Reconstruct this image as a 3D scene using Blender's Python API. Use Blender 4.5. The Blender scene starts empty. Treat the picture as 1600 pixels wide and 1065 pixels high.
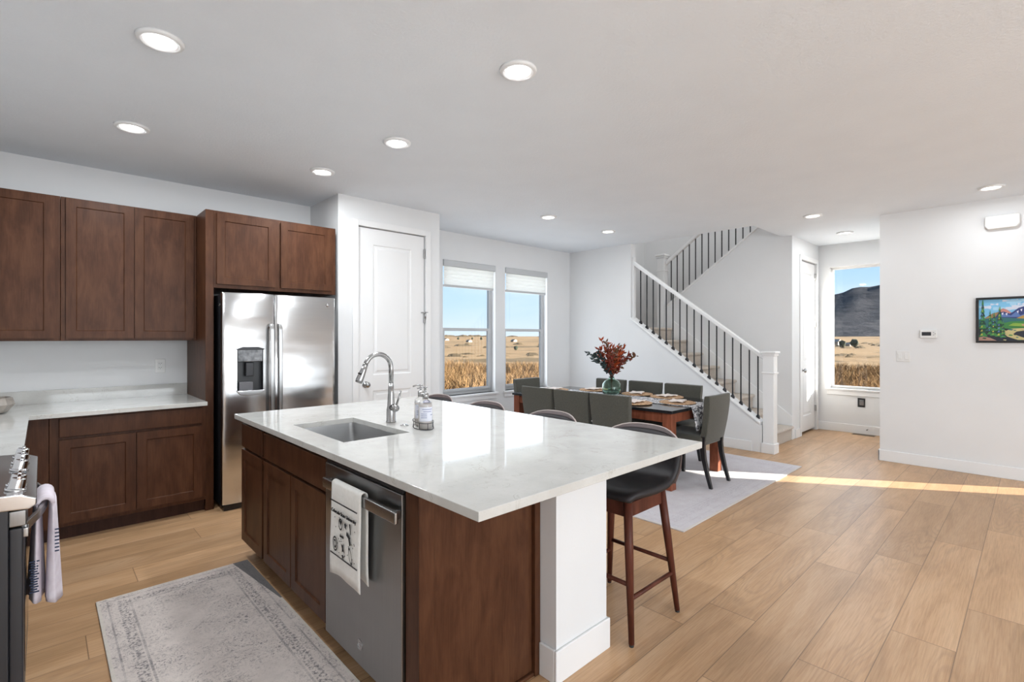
import bpy, bmesh, math, random
from mathutils import Matrix, Vector
random.seed(7)
S = bpy.context.scene
C = S.collection
PI = math.pi
# ------------------------------------------------------------------ camera
TH = 0.758          # angle between the long room axis and the picture plane
H = 1.40
cam = bpy.data.cameras.new('camera'); co = bpy.data.objects.new('camera', cam); C.objects.link(co)
cam.sensor_fit = 'HORIZONTAL'; cam.sensor_width = 36.0; cam.lens = 776.0 / 1600 * 36
cam.shift_x = 0.0; cam.shift_y = -(532.5 - 526.0) / 1600
cam.clip_start = 0.02; cam.clip_end = 9000
co.location = (0, 0, H)
co.rotation_euler = (PI / 2, 0, -(PI/2 - (PI/2 - math.atan2(math.cos(TH), math.sin(TH)))) + 0)
fwd = Vector((math.sin(TH), math.cos(TH), 0))
co.rotation_euler = (PI / 2, 0, -math.atan2(fwd.x, fwd.y))
S.camera = co
# ------------------------------------------------------------------ exposure
S.view_settings.view_transform = 'Standard'
S.view_settings.look = 'None'
S.view_settings.gamma = 1.0
S.view_settings.use_curve_mapping = False
S.view_settings.exposure = 0.31
# ------------------------------------------------------------------ sky
w = bpy.data.worlds.new('sky'); S.world = w; w.use_nodes = True
nt = w.node_tree; nt.nodes.clear()
out = nt.nodes.new('ShaderNodeOutputWorld'); bg = nt.nodes.new('ShaderNodeBackground')
tc = nt.nodes.new('ShaderNodeTexCoord'); sx = nt.nodes.new('ShaderNodeSeparateXYZ')
rp = nt.nodes.new('ShaderNodeValToRGB')
nt.links.new(tc.outputs['Generated'], sx.inputs[0]); nt.links.new(sx.outputs['Z'], rp.inputs[0])
e = rp.color_ramp.elements
e[0].position = 0.0; e[0].color = (0.72, 0.83, 0.93, 1)
e[1].position = 0.6; e[1].color = (0.22, 0.48, 0.85, 1)
x = e.new(0.06); x.color = (0.55, 0.75, 0.93, 1)
x = e.new(0.16); x.color = (0.36, 0.63, 0.92, 1)
nz = nt.nodes.new('ShaderNodeTexNoise'); nz.inputs['Scale'].default_value = 3.0; nz.inputs['Detail'].default_value = 5
mp = nt.nodes.new('ShaderNodeMapping'); mp.inputs['Scale'].default_value = (1, 1, 5)
nt.links.new(tc.outputs['Generated'], mp.inputs[0]); nt.links.new(mp.outputs[0], nz.inputs[0])
cr = nt.nodes.new('ShaderNodeMapRange'); cr.inputs[1].default_value = 0.45; cr.inputs[2].default_value = 0.75; cr.inputs[4].default_value = 0.45
nt.links.new(nz.outputs[0], cr.inputs[0])
mx = nt.nodes.new('ShaderNodeMixRGB'); mx.inputs[2].default_value = (0.9, 0.94, 0.98, 1)
nt.links.new(cr.outputs[0], mx.inputs[0]); nt.links.new(rp.outputs[0], mx.inputs[1]); nt.links.new(mx.outputs[0], bg.inputs[0])
bg.inputs[1].default_value = 1.0
nt.links.new(bg.outputs[0], out.inputs[0])
# ------------------------------------------------------------------ sun (low, from the right)
sd = Vector((-0.565, 0.825, -0.25)).normalized()
sl = bpy.data.lights.new('sun', 'SUN'); sl.energy = 23.0; sl.angle = 0.009; sl.color = (1.0, 0.93, 0.82)
so = bpy.data.objects.new('sun', sl); C.objects.link(so); so.rotation_euler = sd.to_track_quat('-Z', 'Y').to_euler()
# ------------------------------------------------------------------ area lamps as daylight; rear and left ones are added fill
def area(name, loc, d, sx_, sy_, power, col=(1, 1, 1), spread=180):
    l = bpy.data.lights.new(name, 'AREA'); l.shape = 'RECTANGLE'; l.size = sx_; l.size_y = sy_; l.energy = power; l.color = col
    l.spread = math.radians(spread)
    o = bpy.data.objects.new(name, l); C.objects.link(o); o.location = loc
    o.rotation_euler = Vector(d).to_track_quat('-Z', 'Y').to_euler()
    return o
DAY = (0.90, 0.955, 1.0)
area('added_fill_rear', (1.3, -4.42, 1.45), (0, 1, 0), 2.3, 2.2, 118, DAY)  # fill lamps added at the unseen rear windows to brighten the room
area('added_fill_rear', (3.95, -4.42, 1.45), (0, 1, 0), 1.8, 2.2, 42, DAY)
area('added_fill_rear', (5.95, -4.42, 1.45), (0, 1, 0), 1.4, 2.2, 10, DAY)
area('added_fill_left', (-0.68, -2.6, 1.45), (1, 0, 0), 2.0, 2.0, 42, DAY)  # fill lamp added at an unseen window in the left wall
area('daylight_dining', (4.23, 5.365, 1.52), (0, -1, 0), 0.84, 1.7, 9, DAY)
area('daylight_dining', (5.33, 5.365, 1.52), (0, -1, 0), 0.84, 1.7, 9, DAY)
area('daylight_foyer', (8.63, 1.76, 1.55), (-1, 0, 0), 0.7, 1.75, 4, DAY)
area('added_fill_stairwell', (7.5, 3.8, 5.3), (0, 0, -1), 1.6, 2.0, 24, (1, 1, 1))  # added fill lamp above the stairwell, no fixture in view
CAN_POWER = 11.0

# ------------------------------------------------------------------ node helpers
def new_mat(name):
    m = bpy.data.materials.new(name); m.use_nodes = True
    return m, m.node_tree, m.node_tree.nodes['Principled BSDF']
def P(b, **k):
    names = dict(col='Base Color', rough='Roughness', metal='Metallic', spec='Specular IOR Level', coat='Coat Weight',
                 coatr='Coat Roughness', trans='Transmission Weight', ior='IOR', emis='Emission Color', es='Emission Strength',
                 aniso='Anisotropic', sheen='Sheen Weight', alpha='Alpha', sub='Subsurface Weight')
    for a, v in k.items():
        if isinstance(v, tuple) and len(v) == 3: v = v + (1,)
        b.inputs[names[a]].default_value = v
class G:
    def __init__(s, t): s.t = t
    def n(s, typ, **k):
        d = s.t.nodes.new(typ)
        for a, v in k.items(): setattr(d, a, v)
        return d
    def l(s, a, b): s.t.links.new(a, b)
    def val(s, inp, v):
        if hasattr(v, 'is_output') or isinstance(v, bpy.types.NodeSocket): s.l(v, inp)
        else: inp.default_value = v
    def m(s, op, a, b=0.0, c=None):
        d = s.n('ShaderNodeMath', operation=op); s.val(d.inputs[0], a); s.val(d.inputs[1], b)
        if c is not None: s.val(d.inputs[2], c)
        return d.outputs[0]
    def co(s): return s.n('ShaderNodeTexCoord').outputs['Object']
    def map(s, v, scale=(1, 1, 1), rot=(0, 0, 0), loc=(0, 0, 0)):
        d = s.n('ShaderNodeMapping'); s.l(v, d.inputs[0]); d.inputs['Scale'].default_value = scale
        d.inputs['Rotation'].default_value = rot; d.inputs['Location'].default_value = loc
        return d.outputs[0]
    def noise(s, v, scale, detail=3, rough=0.5, dist=0.0):
        d = s.n('ShaderNodeTexNoise'); s.l(v, d.inputs['Vector']); d.inputs['Scale'].default_value = scale
        d.inputs['Detail'].default_value = detail; d.inputs['Roughness'].default_value = rough; d.inputs['Distortion'].default_value = dist
        return d.outputs['Fac']
    def ramp(s, f, stops, interp='LINEAR'):
        d = s.n('ShaderNodeValToRGB'); s.l(f, d.inputs[0]); r = d.color_ramp; r.interpolation = interp
        while len(r.elements) < len(stops): r.elements.new(0.5)
        for el, (p, c) in zip(r.elements, stops):
            el.position = p; el.color = (c + (1,)) if len(c) == 3 else c
        return d.outputs[0]
    def mix(s, f, a, b, mode='MIX'):
        d = s.n('ShaderNodeMixRGB', blend_type=mode); s.val(d.inputs[0], f)
        for i, v in ((1, a), (2, b)):
            if isinstance(v, tuple): d.inputs[i].default_value = v + (1,) if len(v) == 3 else v
            else: s.l(v, d.inputs[i])
        return d.outputs[0]
    def bump(s, b, h, strength=0.3, dist=0.01):
        d = s.n('ShaderNodeBump'); d.inputs['Strength'].default_value = strength; d.inputs['Distance'].default_value = dist
        s.l(h, d.inputs['Height']); s.l(d.outputs[0], b.inputs['Normal'])
def simple(name, col, rough=0.5, metal=0.0, **k):
    m, t, b = new_mat(name); P(b, col=col, rough=rough, metal=metal, **k); return m
def noisy(name, c1, c2, scale=8, rough=0.5, metal=0.0, bump=0.0, bscale=None, stretch=(1, 1, 1), detail=4, bdist=0.003, **k):
    m, t, b = new_mat(name); g = G(t); P(b, rough=rough, metal=metal, **k)
    v = g.map(g.co(), stretch)
    g.l(g.ramp(g.noise(v, scale, detail), [(0.3, c1), (0.7, c2)]), b.inputs['Base Color'])
    if bump: g.bump(b, g.noise(g.co(), bscale or scale * 6, 4), bump, bdist)
    return m
M = {}
M['wall'] = noisy('wall_paint', (0.725, 0.73, 0.735), (0.755, 0.76, 0.765), 2.0, 0.75, bump=0.12, bscale=130, bdist=0.002)
M['ceiling'] = noisy('ceiling_paint', (0.795, 0.835, 0.88), (0.82, 0.86, 0.905), 3.0, 0.85, bump=0.6, bscale=75, bdist=0.004)
M['trim'] = noisy('trim_paint', (0.79, 0.79, 0.79), (0.81, 0.81, 0.81), 3.0, 0.35)
M['plastic'] = simple('white_plastic', (0.75, 0.75, 0.74), 0.4)
M['black'] = simple('black_plastic', (0.012, 0.012, 0.014), 0.35)
M['blackmetal'] = simple('black_iron', (0.02, 0.02, 0.024), 0.45, 0.3)
M['steel_plain'] = simple('brushed_nickel', (0.42, 0.42, 0.42), 0.24, 1.0)
M['chrome'] = simple('polished_chrome', (0.7, 0.7, 0.72), 0.08, 1.0)
M['rubber'] = simple('rubber', (0.03, 0.03, 0.03), 0.8)
M['frame_grey'] = simple('window_vinyl', (0.52, 0.53, 0.54), 0.45)
M['napkin'] = noisy('napkin_cloth', (0.75, 0.62, 0.56), (0.80, 0.76, 0.72), 40, 0.9)
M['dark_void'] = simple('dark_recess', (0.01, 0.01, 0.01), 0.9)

def wood(name, c1, c2, c3, rough=0.38, stretch=(3, 3, 0.8), scale=5, coat=0.0):
    m, t, b = new_mat(name); g = G(t); P(b, rough=rough, spec=0.16)
    v = g.map(g.co(), stretch)
    a = g.noise(v, scale, 5, 0.6, 0.4)
    f = g.noise(g.map(g.co(), tuple(s * 5 if s > 1 else s for s in stretch)), scale * 2, 3)
    c = g.ramp(a, [(0.36, c1), (0.5, c2), (0.64, c3)])
    c = g.mix(0.35, c, g.ramp(f, [(0.3, c1), (0.7, c3)]))
    g.l(c, b.inputs['Base Color'])
    g.bump(b, f, 0.08, 0.001)
    return m
M['cabinet'] = wood('stained_maple', (0.050, 0.0185, 0.009), (0.076, 0.0295, 0.0145), (0.102, 0.043, 0.021), rough=0.38)
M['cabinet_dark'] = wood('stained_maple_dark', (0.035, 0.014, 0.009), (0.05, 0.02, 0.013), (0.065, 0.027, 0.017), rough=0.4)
M['stool_wood'] = wood('walnut_legs', (0.055, 0.016, 0.010), (0.095, 0.028, 0.017), (0.13, 0.042, 0.026), rough=0.35)
M['table_wood'] = wood('cherry_table', (0.12, 0.035, 0.018), (0.20, 0.062, 0.033), (0.27, 0.09, 0.05), rough=0.35)
M['table_top'] = simple('black_glass_top', (0.012, 0.013, 0.016), 0.12)
M['leather'] = noisy('black_leather', (0.012, 0.011, 0.013), (0.024, 0.020, 0.022), 12, 0.5, spec=0.35, bump=0.15, bscale=260, bdist=0.001)
M['stool_back'] = noisy('brown_shell', (0.075, 0.052, 0.052), (0.105, 0.074, 0.073), 10, 0.5)
M['piping'] = simple('pale_piping', (0.45, 0.38, 0.36), 0.5)
M['fabric'] = noisy('olive_grey_linen', (0.048, 0.047, 0.036), (0.088, 0.085, 0.068), 160, 0.95, bump=0.5, bscale=420, bdist=0.002, sheen=0.25)
M['carpet'] = noisy('beige_carpet', (0.46, 0.39, 0.32), (0.66, 0.58, 0.50), 90, 1.0, bump=0.9, bscale=220, bdist=0.01, sheen=0.3)
M['towel'] = noisy('white_cotton', (0.78, 0.77, 0.73), (0.84, 0.83, 0.80), 60, 0.95, bump=0.3, bscale=500, bdist=0.001)
M['towel_pink'] = noisy('pale_pink_cotton', (0.68, 0.60, 0.66), (0.78, 0.72, 0.78), 30, 0.95)
M['ink'] = simple('black_ink', (0.02, 0.02, 0.022), 0.8)
M['ink_blue'] = simple('navy_ink', (0.025, 0.04, 0.09), 0.8)
M['woven'] = noisy('woven_rattan', (0.30, 0.14, 0.07), (0.72, 0.50, 0.30), 60, 0.8, bump=0.8, bscale=160, bdist=0.004)

def steel(name, c=0.62, r=0.22, horizontal=True):
    m, t, b = new_mat(name); g = G(t); P(b, metal=1.0, rough=r)
    v = g.map(g.co(), (1, 1, 260) if horizontal else (160, 160, 1))
    n = g.noise(v, 3, 2)
    g.l(g.ramp(n, [(0.3, (c * .93,) * 3), (0.7, (c * 1.03,) * 3)]), b.inputs['Base Color'])
    rr = g.n('ShaderNodeMapRange'); g.l(n, rr.inputs[0]); rr.inputs[3].default_value = r * .85; rr.inputs[4].default_value = r * 1.2
    g.l(rr.outputs[0], b.inputs['Roughness'])
    # gentle waviness of thin sheet metal
    g.bump(b, g.noise(g.map(g.co(), (1.2, 1.2, 4.0)), 1.3, 1), 0.55, 0.02)
    return m
M['steel'] = steel('stainless_steel', 0.66, 0.2)
M['steel_dark'] = steel('slate_stainless', 0.32, 0.30, False)
M['sink_steel'] = steel('sink_steel', 0.62, 0.34)
M['fridge_side'] = simple('charcoal_enamel', (0.022, 0.022, 0.026), 0.4)

def quartz():
    m, t, b = new_mat('white_quartz'); g = G(t); P(b, rough=0.07, spec=0.55)
    v = g.co()
    base = g.ramp(g.noise(v, 7, 5, 0.6), [(0.3, (0.53, 0.525, 0.50)), (0.7, (0.61, 0.605, 0.58))])
    sp = g.ramp(g.noise(v, 160, 2), [(0.30, (1, 1, 1)), (0.36, (0, 0, 0))])
    base = g.mix(g.m('MULTIPLY', sp, 0.25), base, (0.45, 0.42, 0.37))
    vn = g.noise(v, 5.5, 6, 0.65, 1.2)
    ve = g.ramp(vn, [(0.485, (0, 0, 0)), (0.5, (1, 1, 1)), (0.515, (0, 0, 0))])
    msk = g.ramp(g.noise(v, 9, 3), [(0.5, (0, 0, 0)), (0.62, (1, 1, 1))])
    base = g.mix(g.m('MULTIPLY', g.m('MULTIPLY', ve, msk), 0.55), base, (0.33, 0.30, 0.25))
    g.l(base, b.inputs['Base Color']); return m
M['quartz'] = quartz()

def floor_mat():
    m, t, b = new_mat('oak_planks'); g = G(t); P(b, spec=0.45)
    sp = g.n('ShaderNodeSeparateXYZ'); g.l(g.co(), sp.inputs[0]); X, Y = sp.outputs[0], sp.outputs[1]
    yy = g.m('DIVIDE', g.m('SUBTRACT', Y, -9.86), 0.235); row = g.m('FLOOR', yy); fy = g.m('FRACT', yy)
    wn = g.n('ShaderNodeTexWhiteNoise', noise_dimensions='1D'); g.l(row, wn.inputs['W'])
    xx = g.m('DIVIDE', g.m('ADD', g.m('ADD', X, 20.0), g.m('MULTIPLY', wn.outputs['Value'], 1.52)), 1.52)
    colm = g.m('FLOOR', xx); fx = g.m('FRACT', xx)
    cb = g.n('ShaderNodeCombineXYZ'); g.l(row, cb.inputs[0]); g.l(colm, cb.inputs[1])
    w2 = g.n('ShaderNodeTexWhiteNoise', noise_dimensions='3D'); g.l(cb.outputs[0], w2.inputs['Vector']); pid = w2.outputs['Value']
    cv = g.n('ShaderNodeCombineXYZ'); g.l(X, cv.inputs[0]); g.l(Y, cv.inputs[1]); g.l(g.m('MULTIPLY', pid, 37.0), cv.inputs[2])
    big = g.noise(g.map(cv.outputs[0], (0.7, 4.0, 1)), 1.6, 4, 0.55, 0.8)
    # cathedral figure: rings of a slow noise field stretched along the plank
    fld = g.noise(g.map(cv.outputs[0], (0.55, 3.2, 1)), 1.3, 2, 0.4, 0.2)
    rings = g.m('SINE', g.m('MULTIPLY', fld, 150.0))
    fine = g.noise(g.map(cv.outputs[0], (1.5, 42, 1)), 4, 5, 0.6)
    c = g.ramp(big, [(0.32, (0.33, 0.185, 0.082)), (0.5, (0.50, 0.29, 0.145)), (0.68, (0.60, 0.385, 0.22))])
    rmask = g.ramp(g.noise(g.map(cv.outputs[0], (0.5, 2.5, 1), loc=(3, 5, 0)), 1.2, 2), [(0.48, (0, 0, 0)), (0.62, (1, 1, 1))])
    c = g.mix(g.m('MULTIPLY', g.m('MULTIPLY', g.m('MAXIMUM', rings, 0.0), rmask), 0.42), c, (0.27, 0.16, 0.09))
    c = g.mix(0.42, c, g.ramp(fine, [(0.3, (0.34, 0.19, 0.095)), (0.6, (0.60, 0.395, 0.235))]), 'MIX')
    vr = g.n('ShaderNodeMapRange'); g.l(pid, vr.inputs[0]); vr.inputs[3].default_value = 0.88; vr.inputs[4].default_value = 1.08
    cc = g.n('ShaderNodeCombineXYZ')
    for i in range(3): g.l(vr.outputs[0], cc.inputs[i])
    c = g.mix(1.0, c, cc.outputs[0], 'MULTIPLY')
    ey = g.m('MINIMUM', fy, g.m('SUBTRACT', 1.0, fy)); ex = g.m('MINIMUM', fx, g.m('SUBTRACT', 1.0, fx))
    seam = g.m('MAXIMUM', g.m('LESS_THAN', ey, 0.0085), g.m('LESS_THAN', ex, 0.0014))
    c = g.mix(g.m('MULTIPLY', seam, 0.65), c, (0.13, 0.075, 0.04))
    g.l(c, b.inputs['Base Color'])
    rr = g.n('ShaderNodeMapRange'); g.l(fine, rr.inputs[0]); rr.inputs[3].default_value = 0.30; rr.inputs[4].default_value = 0.46
    g.l(rr.outputs[0], b.inputs['Roughness'])
    g.bump(b, g.m('SUBTRACT', g.m('MULTIPLY', fine, 0.3), seam), 0.2, 0.0015)
    return m
M['floor'] = floor_mat()

def rug_mat(name, base, fade, dark, wx, wy, border, inkamt, edge_dark=False):
    """faded oriental rug; object coordinates run 0..wx, 0..wy"""
    m, t, b = new_mat(name); g = G(t); P(b, rough=1.0, sheen=0.2)
    sp = g.n('ShaderNodeSeparateXYZ'); g.l(g.co(), sp.inputs[0]); X, Y = sp.outputs[0], sp.outputs[1]
    dx = g.m('MINIMUM', X, g.m('SUBTRACT', wx, X)); dy = g.m('MINIMUM', Y, g.m('SUBTRACT', wy, Y)); d = g.m('MINIMUM', dx, dy)
    def band(a, c): return g.m('MULTIPLY', g.m('GREATER_THAN', d, a), g.m('LESS_THAN', d, c))
    # symmetric ornament: mirror the coordinates, then thresholded noise contours
    mxn = g.m('ABSOLUTE', g.m('SUBTRACT', X, wx / 2)); myn = g.m('PINGPONG', Y, 0.42)
    cv = g.n('ShaderNodeCombineXYZ'); g.l(mxn, cv.inputs[0]); g.l(myn, cv.inputs[1])
    n1 = g.noise(cv.outputs[0], 24, 4, 0.65, 1.0)
    orn = g.ramp(n1, [(0.455, (0, 0, 0)), (0.475, (1, 1, 1)), (0.495, (0, 0, 0)), (0.58, (0, 0, 0)), (0.60, (0.8, 0.8, 0.8)), (0.62, (0, 0, 0))])
    n2 = g.noise(cv.outputs[0], 75, 3, 0.6, 0.6)
    orn2 = g.ramp(n2, [(0.57, (0, 0, 0)), (0.62, (1, 1, 1))])
    wear = g.ramp(g.noise(g.co(), 5, 5, 0.65), [(0.38, (0.1, 0.1, 0.1)), (0.62, (1, 1, 1))])
    c = g.ramp(g.noise(g.co(), 9, 6, 0.7), [(0.3, fade), (0.7, base)])
    o = g.m('MULTIPLY', g.m('MAXIMUM', orn, orn2), wear)
    c = g.mix(g.m('MULTIPLY', o, inkamt), c, dark)
    lines = g.m('MAXIMUM', band(border * .30, border * .36), band(border, border * 1.07))
    c = g.mix(g.m('MULTIPLY', g.m('MULTIPLY', lines, wear), inkamt * .7), c, dark)
    strip = band(border * .62, border * .95)
    c = g.mix(g.m('MULTIPLY', g.m('MULTIPLY', strip, g.ramp(n2, [(0.45, (0, 0, 0)), (0.6, (1, 1, 1))])), inkamt * .8), c, dark)
    c = g.mix(g.m('MULTIPLY', band(0, 0.014), 0.7), c, (0.60, 0.55, 0.48))
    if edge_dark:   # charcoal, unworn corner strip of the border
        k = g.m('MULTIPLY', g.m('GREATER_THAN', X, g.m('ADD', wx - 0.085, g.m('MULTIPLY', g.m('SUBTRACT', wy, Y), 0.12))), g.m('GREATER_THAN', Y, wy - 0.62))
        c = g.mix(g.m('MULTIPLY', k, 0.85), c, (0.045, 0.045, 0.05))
    g.l(c, b.inputs['Base Color'])
    g.bump(b, g.noise(g.co(), 330, 3), 0.5, 0.004)
    return m

def runner_mat():
    m, t, b = new_mat('zebra_linen'); g = G(t); P(b, rough=0.9)
    n = g.noise(g.map(g.co(), (5, 14, 5)), 2.2, 5, 0.6, 1.6)
    g.l(g.ramp(n, [(0.46, (0.78, 0.78, 0.80)), (0.50, (0.08, 0.08, 0.10)), (0.56, (0.06, 0.06, 0.08)), (0.60, (0.78, 0.78, 0.80))]), b.inputs['Base Color'])
    return m
M['runner'] = runner_mat()

def glass_pane():
    m, t, b = new_mat('window_glass'); g = G(t)
    t.nodes.remove(b)
    tr = g.n('ShaderNodeBsdfTransparent'); tr.inputs[0].default_value = (0.97, 0.98, 0.985, 1)
    gl = g.n('ShaderNodeBsdfGlossy'); gl.inputs['Roughness'].default_value = 0.02
    lw = g.n('ShaderNodeLayerWeight'); fr = g.m('MULTIPLY_ADD', g.m('POWER', lw.outputs['Facing'], 4.0), 0.4, 0.03)
    mx_ = g.n('ShaderNodeMixShader'); g.l(fr, mx_.inputs[0]); g.l(tr.outputs[0], mx_.inputs[1]); g.l(gl.outputs[0], mx_.inputs[2])
    g.l(mx_.outputs[0], t.nodes['Material Output'].inputs[0]); return m
M['pane'] = glass_pane()
M['glass'] = simple('clear_glass', (0.98, 0.98, 0.98), 0.02, trans=1.0, ior=1.35)
M['green_glass'] = simple('green_bottle_glass', (0.66, 0.86, 0.76), 0.03, trans=1.0, ior=1.4)
M['grey_glass'] = noisy('smoked_faceted_ceramic', (0.22, 0.19, 0.16), (0.42, 0.38, 0.34), 14, 0.25)
M['soap'] = simple('liquid_soap', (0.86, 0.80, 0.76), 0.15)
M['label_white'] = simple('printed_label', (0.72, 0.73, 0.80), 0.6)
M['label_ink'] = simple('label_ink', (0.25, 0.27, 0.42), 0.7)
M['shade'] = simple('shade_fabric', (0.80, 0.80, 0.78), 0.9, emis=(1, 1, 1), es=0.0)
def emit(name, col, st):
    m, t, b = new_mat(name); P(b, col=(0.8, 0.8, 0.8), emis=col, es=st); return m
M['lens'] = emit('lamp_lens', (1.0, 0.985, 0.96), 6.0)
def shade_mat():
    m, t, b = new_mat('translucent_shade'); g = G(t)
    tl = g.n('ShaderNodeBsdfTranslucent'); tl.inputs[0].default_value = (0.85, 0.85, 0.83, 1)
    mx_ = g.n('ShaderNodeMixShader'); mx_.inputs[0].default_value = 0.5; P(b, col=(0.82, 0.82, 0.80), rough=0.9)
    g.l(b.outputs[0], mx_.inputs[1]); g.l(tl.outputs[0], mx_.inputs[2]); g.l(mx_.outputs[0], t.nodes['Material Output'].inputs[0]); return m
M['shade'] = shade_mat()

# ------------------------------------------------------------------ mesh helpers
def NB(): return bmesh.new()
def box(bm, x0, x1, y0, y1, z0, z1):
    if x0 > x1: x0, x1 = x1, x0
    if y0 > y1: y0, y1 = y1, y0
    if z0 > z1: z0, z1 = z1, z0
    v = [bm.verts.new(p) for p in ((x0, y0, z0), (x1, y0, z0), (x1, y1, z0), (x0, y1, z0), (x0, y0, z1), (x1, y0, z1), (x1, y1, z1), (x0, y1, z1))]
    for f in ((0, 3, 2, 1), (4, 5, 6, 7), (0, 1, 5, 4), (1, 2, 6, 5), (2, 3, 7, 6), (3, 0, 4, 7)): bm.faces.new([v[i] for i in f])
    return v
def prism(bm, pts, axis, a0, a1):
    """polygon pts (2-tuples) extruded along axis 'x','y' or 'z' from a0 to a1"""
    def mk(p, a):
        return {'x': (a, p[0], p[1]), 'y': (p[0], a, p[1]), 'z': (p[0], p[1], a)}[axis]
    A = [bm.verts.new(mk(p, a0)) for p in pts]; B = [bm.verts.new(mk(p, a1)) for p in pts]
    n = len(pts)
    for i in range(n): bm.faces.new((A[i], A[(i + 1) % n], B[(i + 1) % n], B[i]))
    bm.faces.new(A[::-1]); bm.faces.new(B)
    bmesh.ops.recalc_face_normals(bm, faces=bm.faces)
def loft(bm, rings, cap=True, closed=True):
    R = [[bm.verts.new(p) for p in r] for r in rings]
    n = len(R[0])
    for a, b_ in zip(R, R[1:]):
        for i in range(n if closed else n - 1):
            j = (i + 1) % n
            bm.faces.new((a[i], a[j], b_[j], b_[i]))
    if cap and closed:
        bm.faces.new(R[0][::-1]); bm.faces.new(R[-1])
    bmesh.ops.recalc_face_normals(bm, faces=bm.faces)
def tube(bm, pts, r, seg=10):
    pts = [Vector(p) for p in pts]; n = len(pts)
    rr = r if isinstance(r, (list, tuple)) else [r] * n
    rings = []; up = None
    for i, p in enumerate(pts):
        d = (pts[min(i + 1, n - 1)] - pts[max(i - 1, 0)]).normalized()
        if up is None:
            up = Vector((0, 0, 1)) if abs(d.z) < 0.9 else Vector((1, 0, 0))
        a = d.cross(up).normalized(); up = a.cross(d).normalized()
        rings.append([p + (a * math.cos(t) + up * math.sin(t)) * rr[i] for t in [2 * PI * k / seg for k in range(seg)]])
    loft(bm, rings)
def lathe(bm, prof, c=(0, 0, 0), seg=24, sx=1, sy=1):
    """prof list of (r,z); closed with caps"""
    rings = [[(c[0] + max(r, 1e-4) * sx * math.cos(2 * PI * k / seg), c[1] + max(r, 1e-4) * sy * math.sin(2 * PI * k / seg), c[2] + z) for k in range(seg)] for r, z in prof]
    loft(bm, rings)
def post(bm, p0, p1, w0, w1=None, d0=None, d1=None):
    """tapered square bar from p0 to p1 (mostly vertical)"""
    w1 = w0 if w1 is None else w1; d0 = w0 if d0 is None else d0; d1 = w1 if d1 is None else d1
    def sq(p, w, d): return [(p[0] - w / 2, p[1] - d / 2, p[2]), (p[0] + w / 2, p[1] - d / 2, p[2]), (p[0] + w / 2, p[1] + d / 2, p[2]), (p[0] - w / 2, p[1] + d / 2, p[2])]
    loft(bm, [sq(p0, w0, d0), sq(p1, w1, d1)])
def xf(bm, mat): bmesh.ops.transform(bm, matrix=mat, verts=bm.verts)
def obj(name, bm, mat, parent=None, world=False, bevel=0.0, smooth=False, seg=2, subsurf=0, solidify=0.0, soloff=-1):
    me = bpy.data.meshes.new(name)
    mats = mat if isinstance(mat, list) else [mat]
    if world and parent is not None:
        r = parent
        while r.parent: r = r.parent
        bmesh.ops.translate(bm, verts=bm.verts, vec=-Vector(r.location))
    bm.to_mesh(me); bm.free()
    for q in mats: me.materials.append(q)
    o = bpy.data.objects.new(name, me); C.objects.link(o)
    if parent is not None: o.parent = parent
    if solidify:
        md = o.modifiers.new('solidify', 'SOLIDIFY'); md.thickness = solidify; md.offset = soloff
    if bevel:
        md = o.modifiers.new('bevel', 'BEVEL'); md.width = bevel; md.segments = seg; md.limit_method = 'ANGLE'; md.angle_limit = math.radians(35)
    if subsurf:
        md = o.modifiers.new('subsurf', 'SUBSURF'); md.levels = subsurf; md.render_levels = subsurf
    if smooth or bevel:
        for p in me.polygons: p.use_smooth = True
        if not smooth:
            md = o.modifiers.new('wn', 'WEIGHTED_NORMAL'); md.keep_sharp = True
    return o
def tag(o, label=None, cat=None, group=None, kind=None):
    if label: o['label'] = label
    if cat: o['category'] = cat
    if group: o['group'] = group
    if kind: o['kind'] = kind
    return o
def thing(name, label, cat, loc=(0, 0, 0), rz=0, group=None):
    o = bpy.data.objects.new(name, None); o.empty_display_size = 0.1; C.objects.link(o)
    o.location = loc; o.rotation_euler = (0, 0, rz)
    return tag(o, label, cat, group)
def dup(root, loc, rz=None, label=None, group=None):
    def cp(o, par):
        c = o.copy(); C.objects.link(c)
        if par is not None: c.parent = par
        for ch in [q for q in bpy.data.objects if q.parent == o and q != c]: cp(ch, c)
        return c
    r = cp(root, None); r.location = loc
    if rz is not None: r.rotation_euler = (0, 0, rz)
    if label: r['label'] = label
    if group: r['group'] = group
    return r
def struct(name, bm, mat, parent=None, **k):
    o = obj(name, bm, mat, parent, **k)
    if parent is None: o['kind'] = 'structure'
    return o
def sroot(name, loc):
    o = bpy.data.objects.new(name, None); C.objects.link(o); o.location = loc; o['kind'] = 'structure'; return o
SH = [(0.0, 0.0), (0.005, 0.007)]
MOLD = [(0.0, 0.0), (0.010, 0.008), (0.028, 0.008), (0.045, 0.002)]
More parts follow.
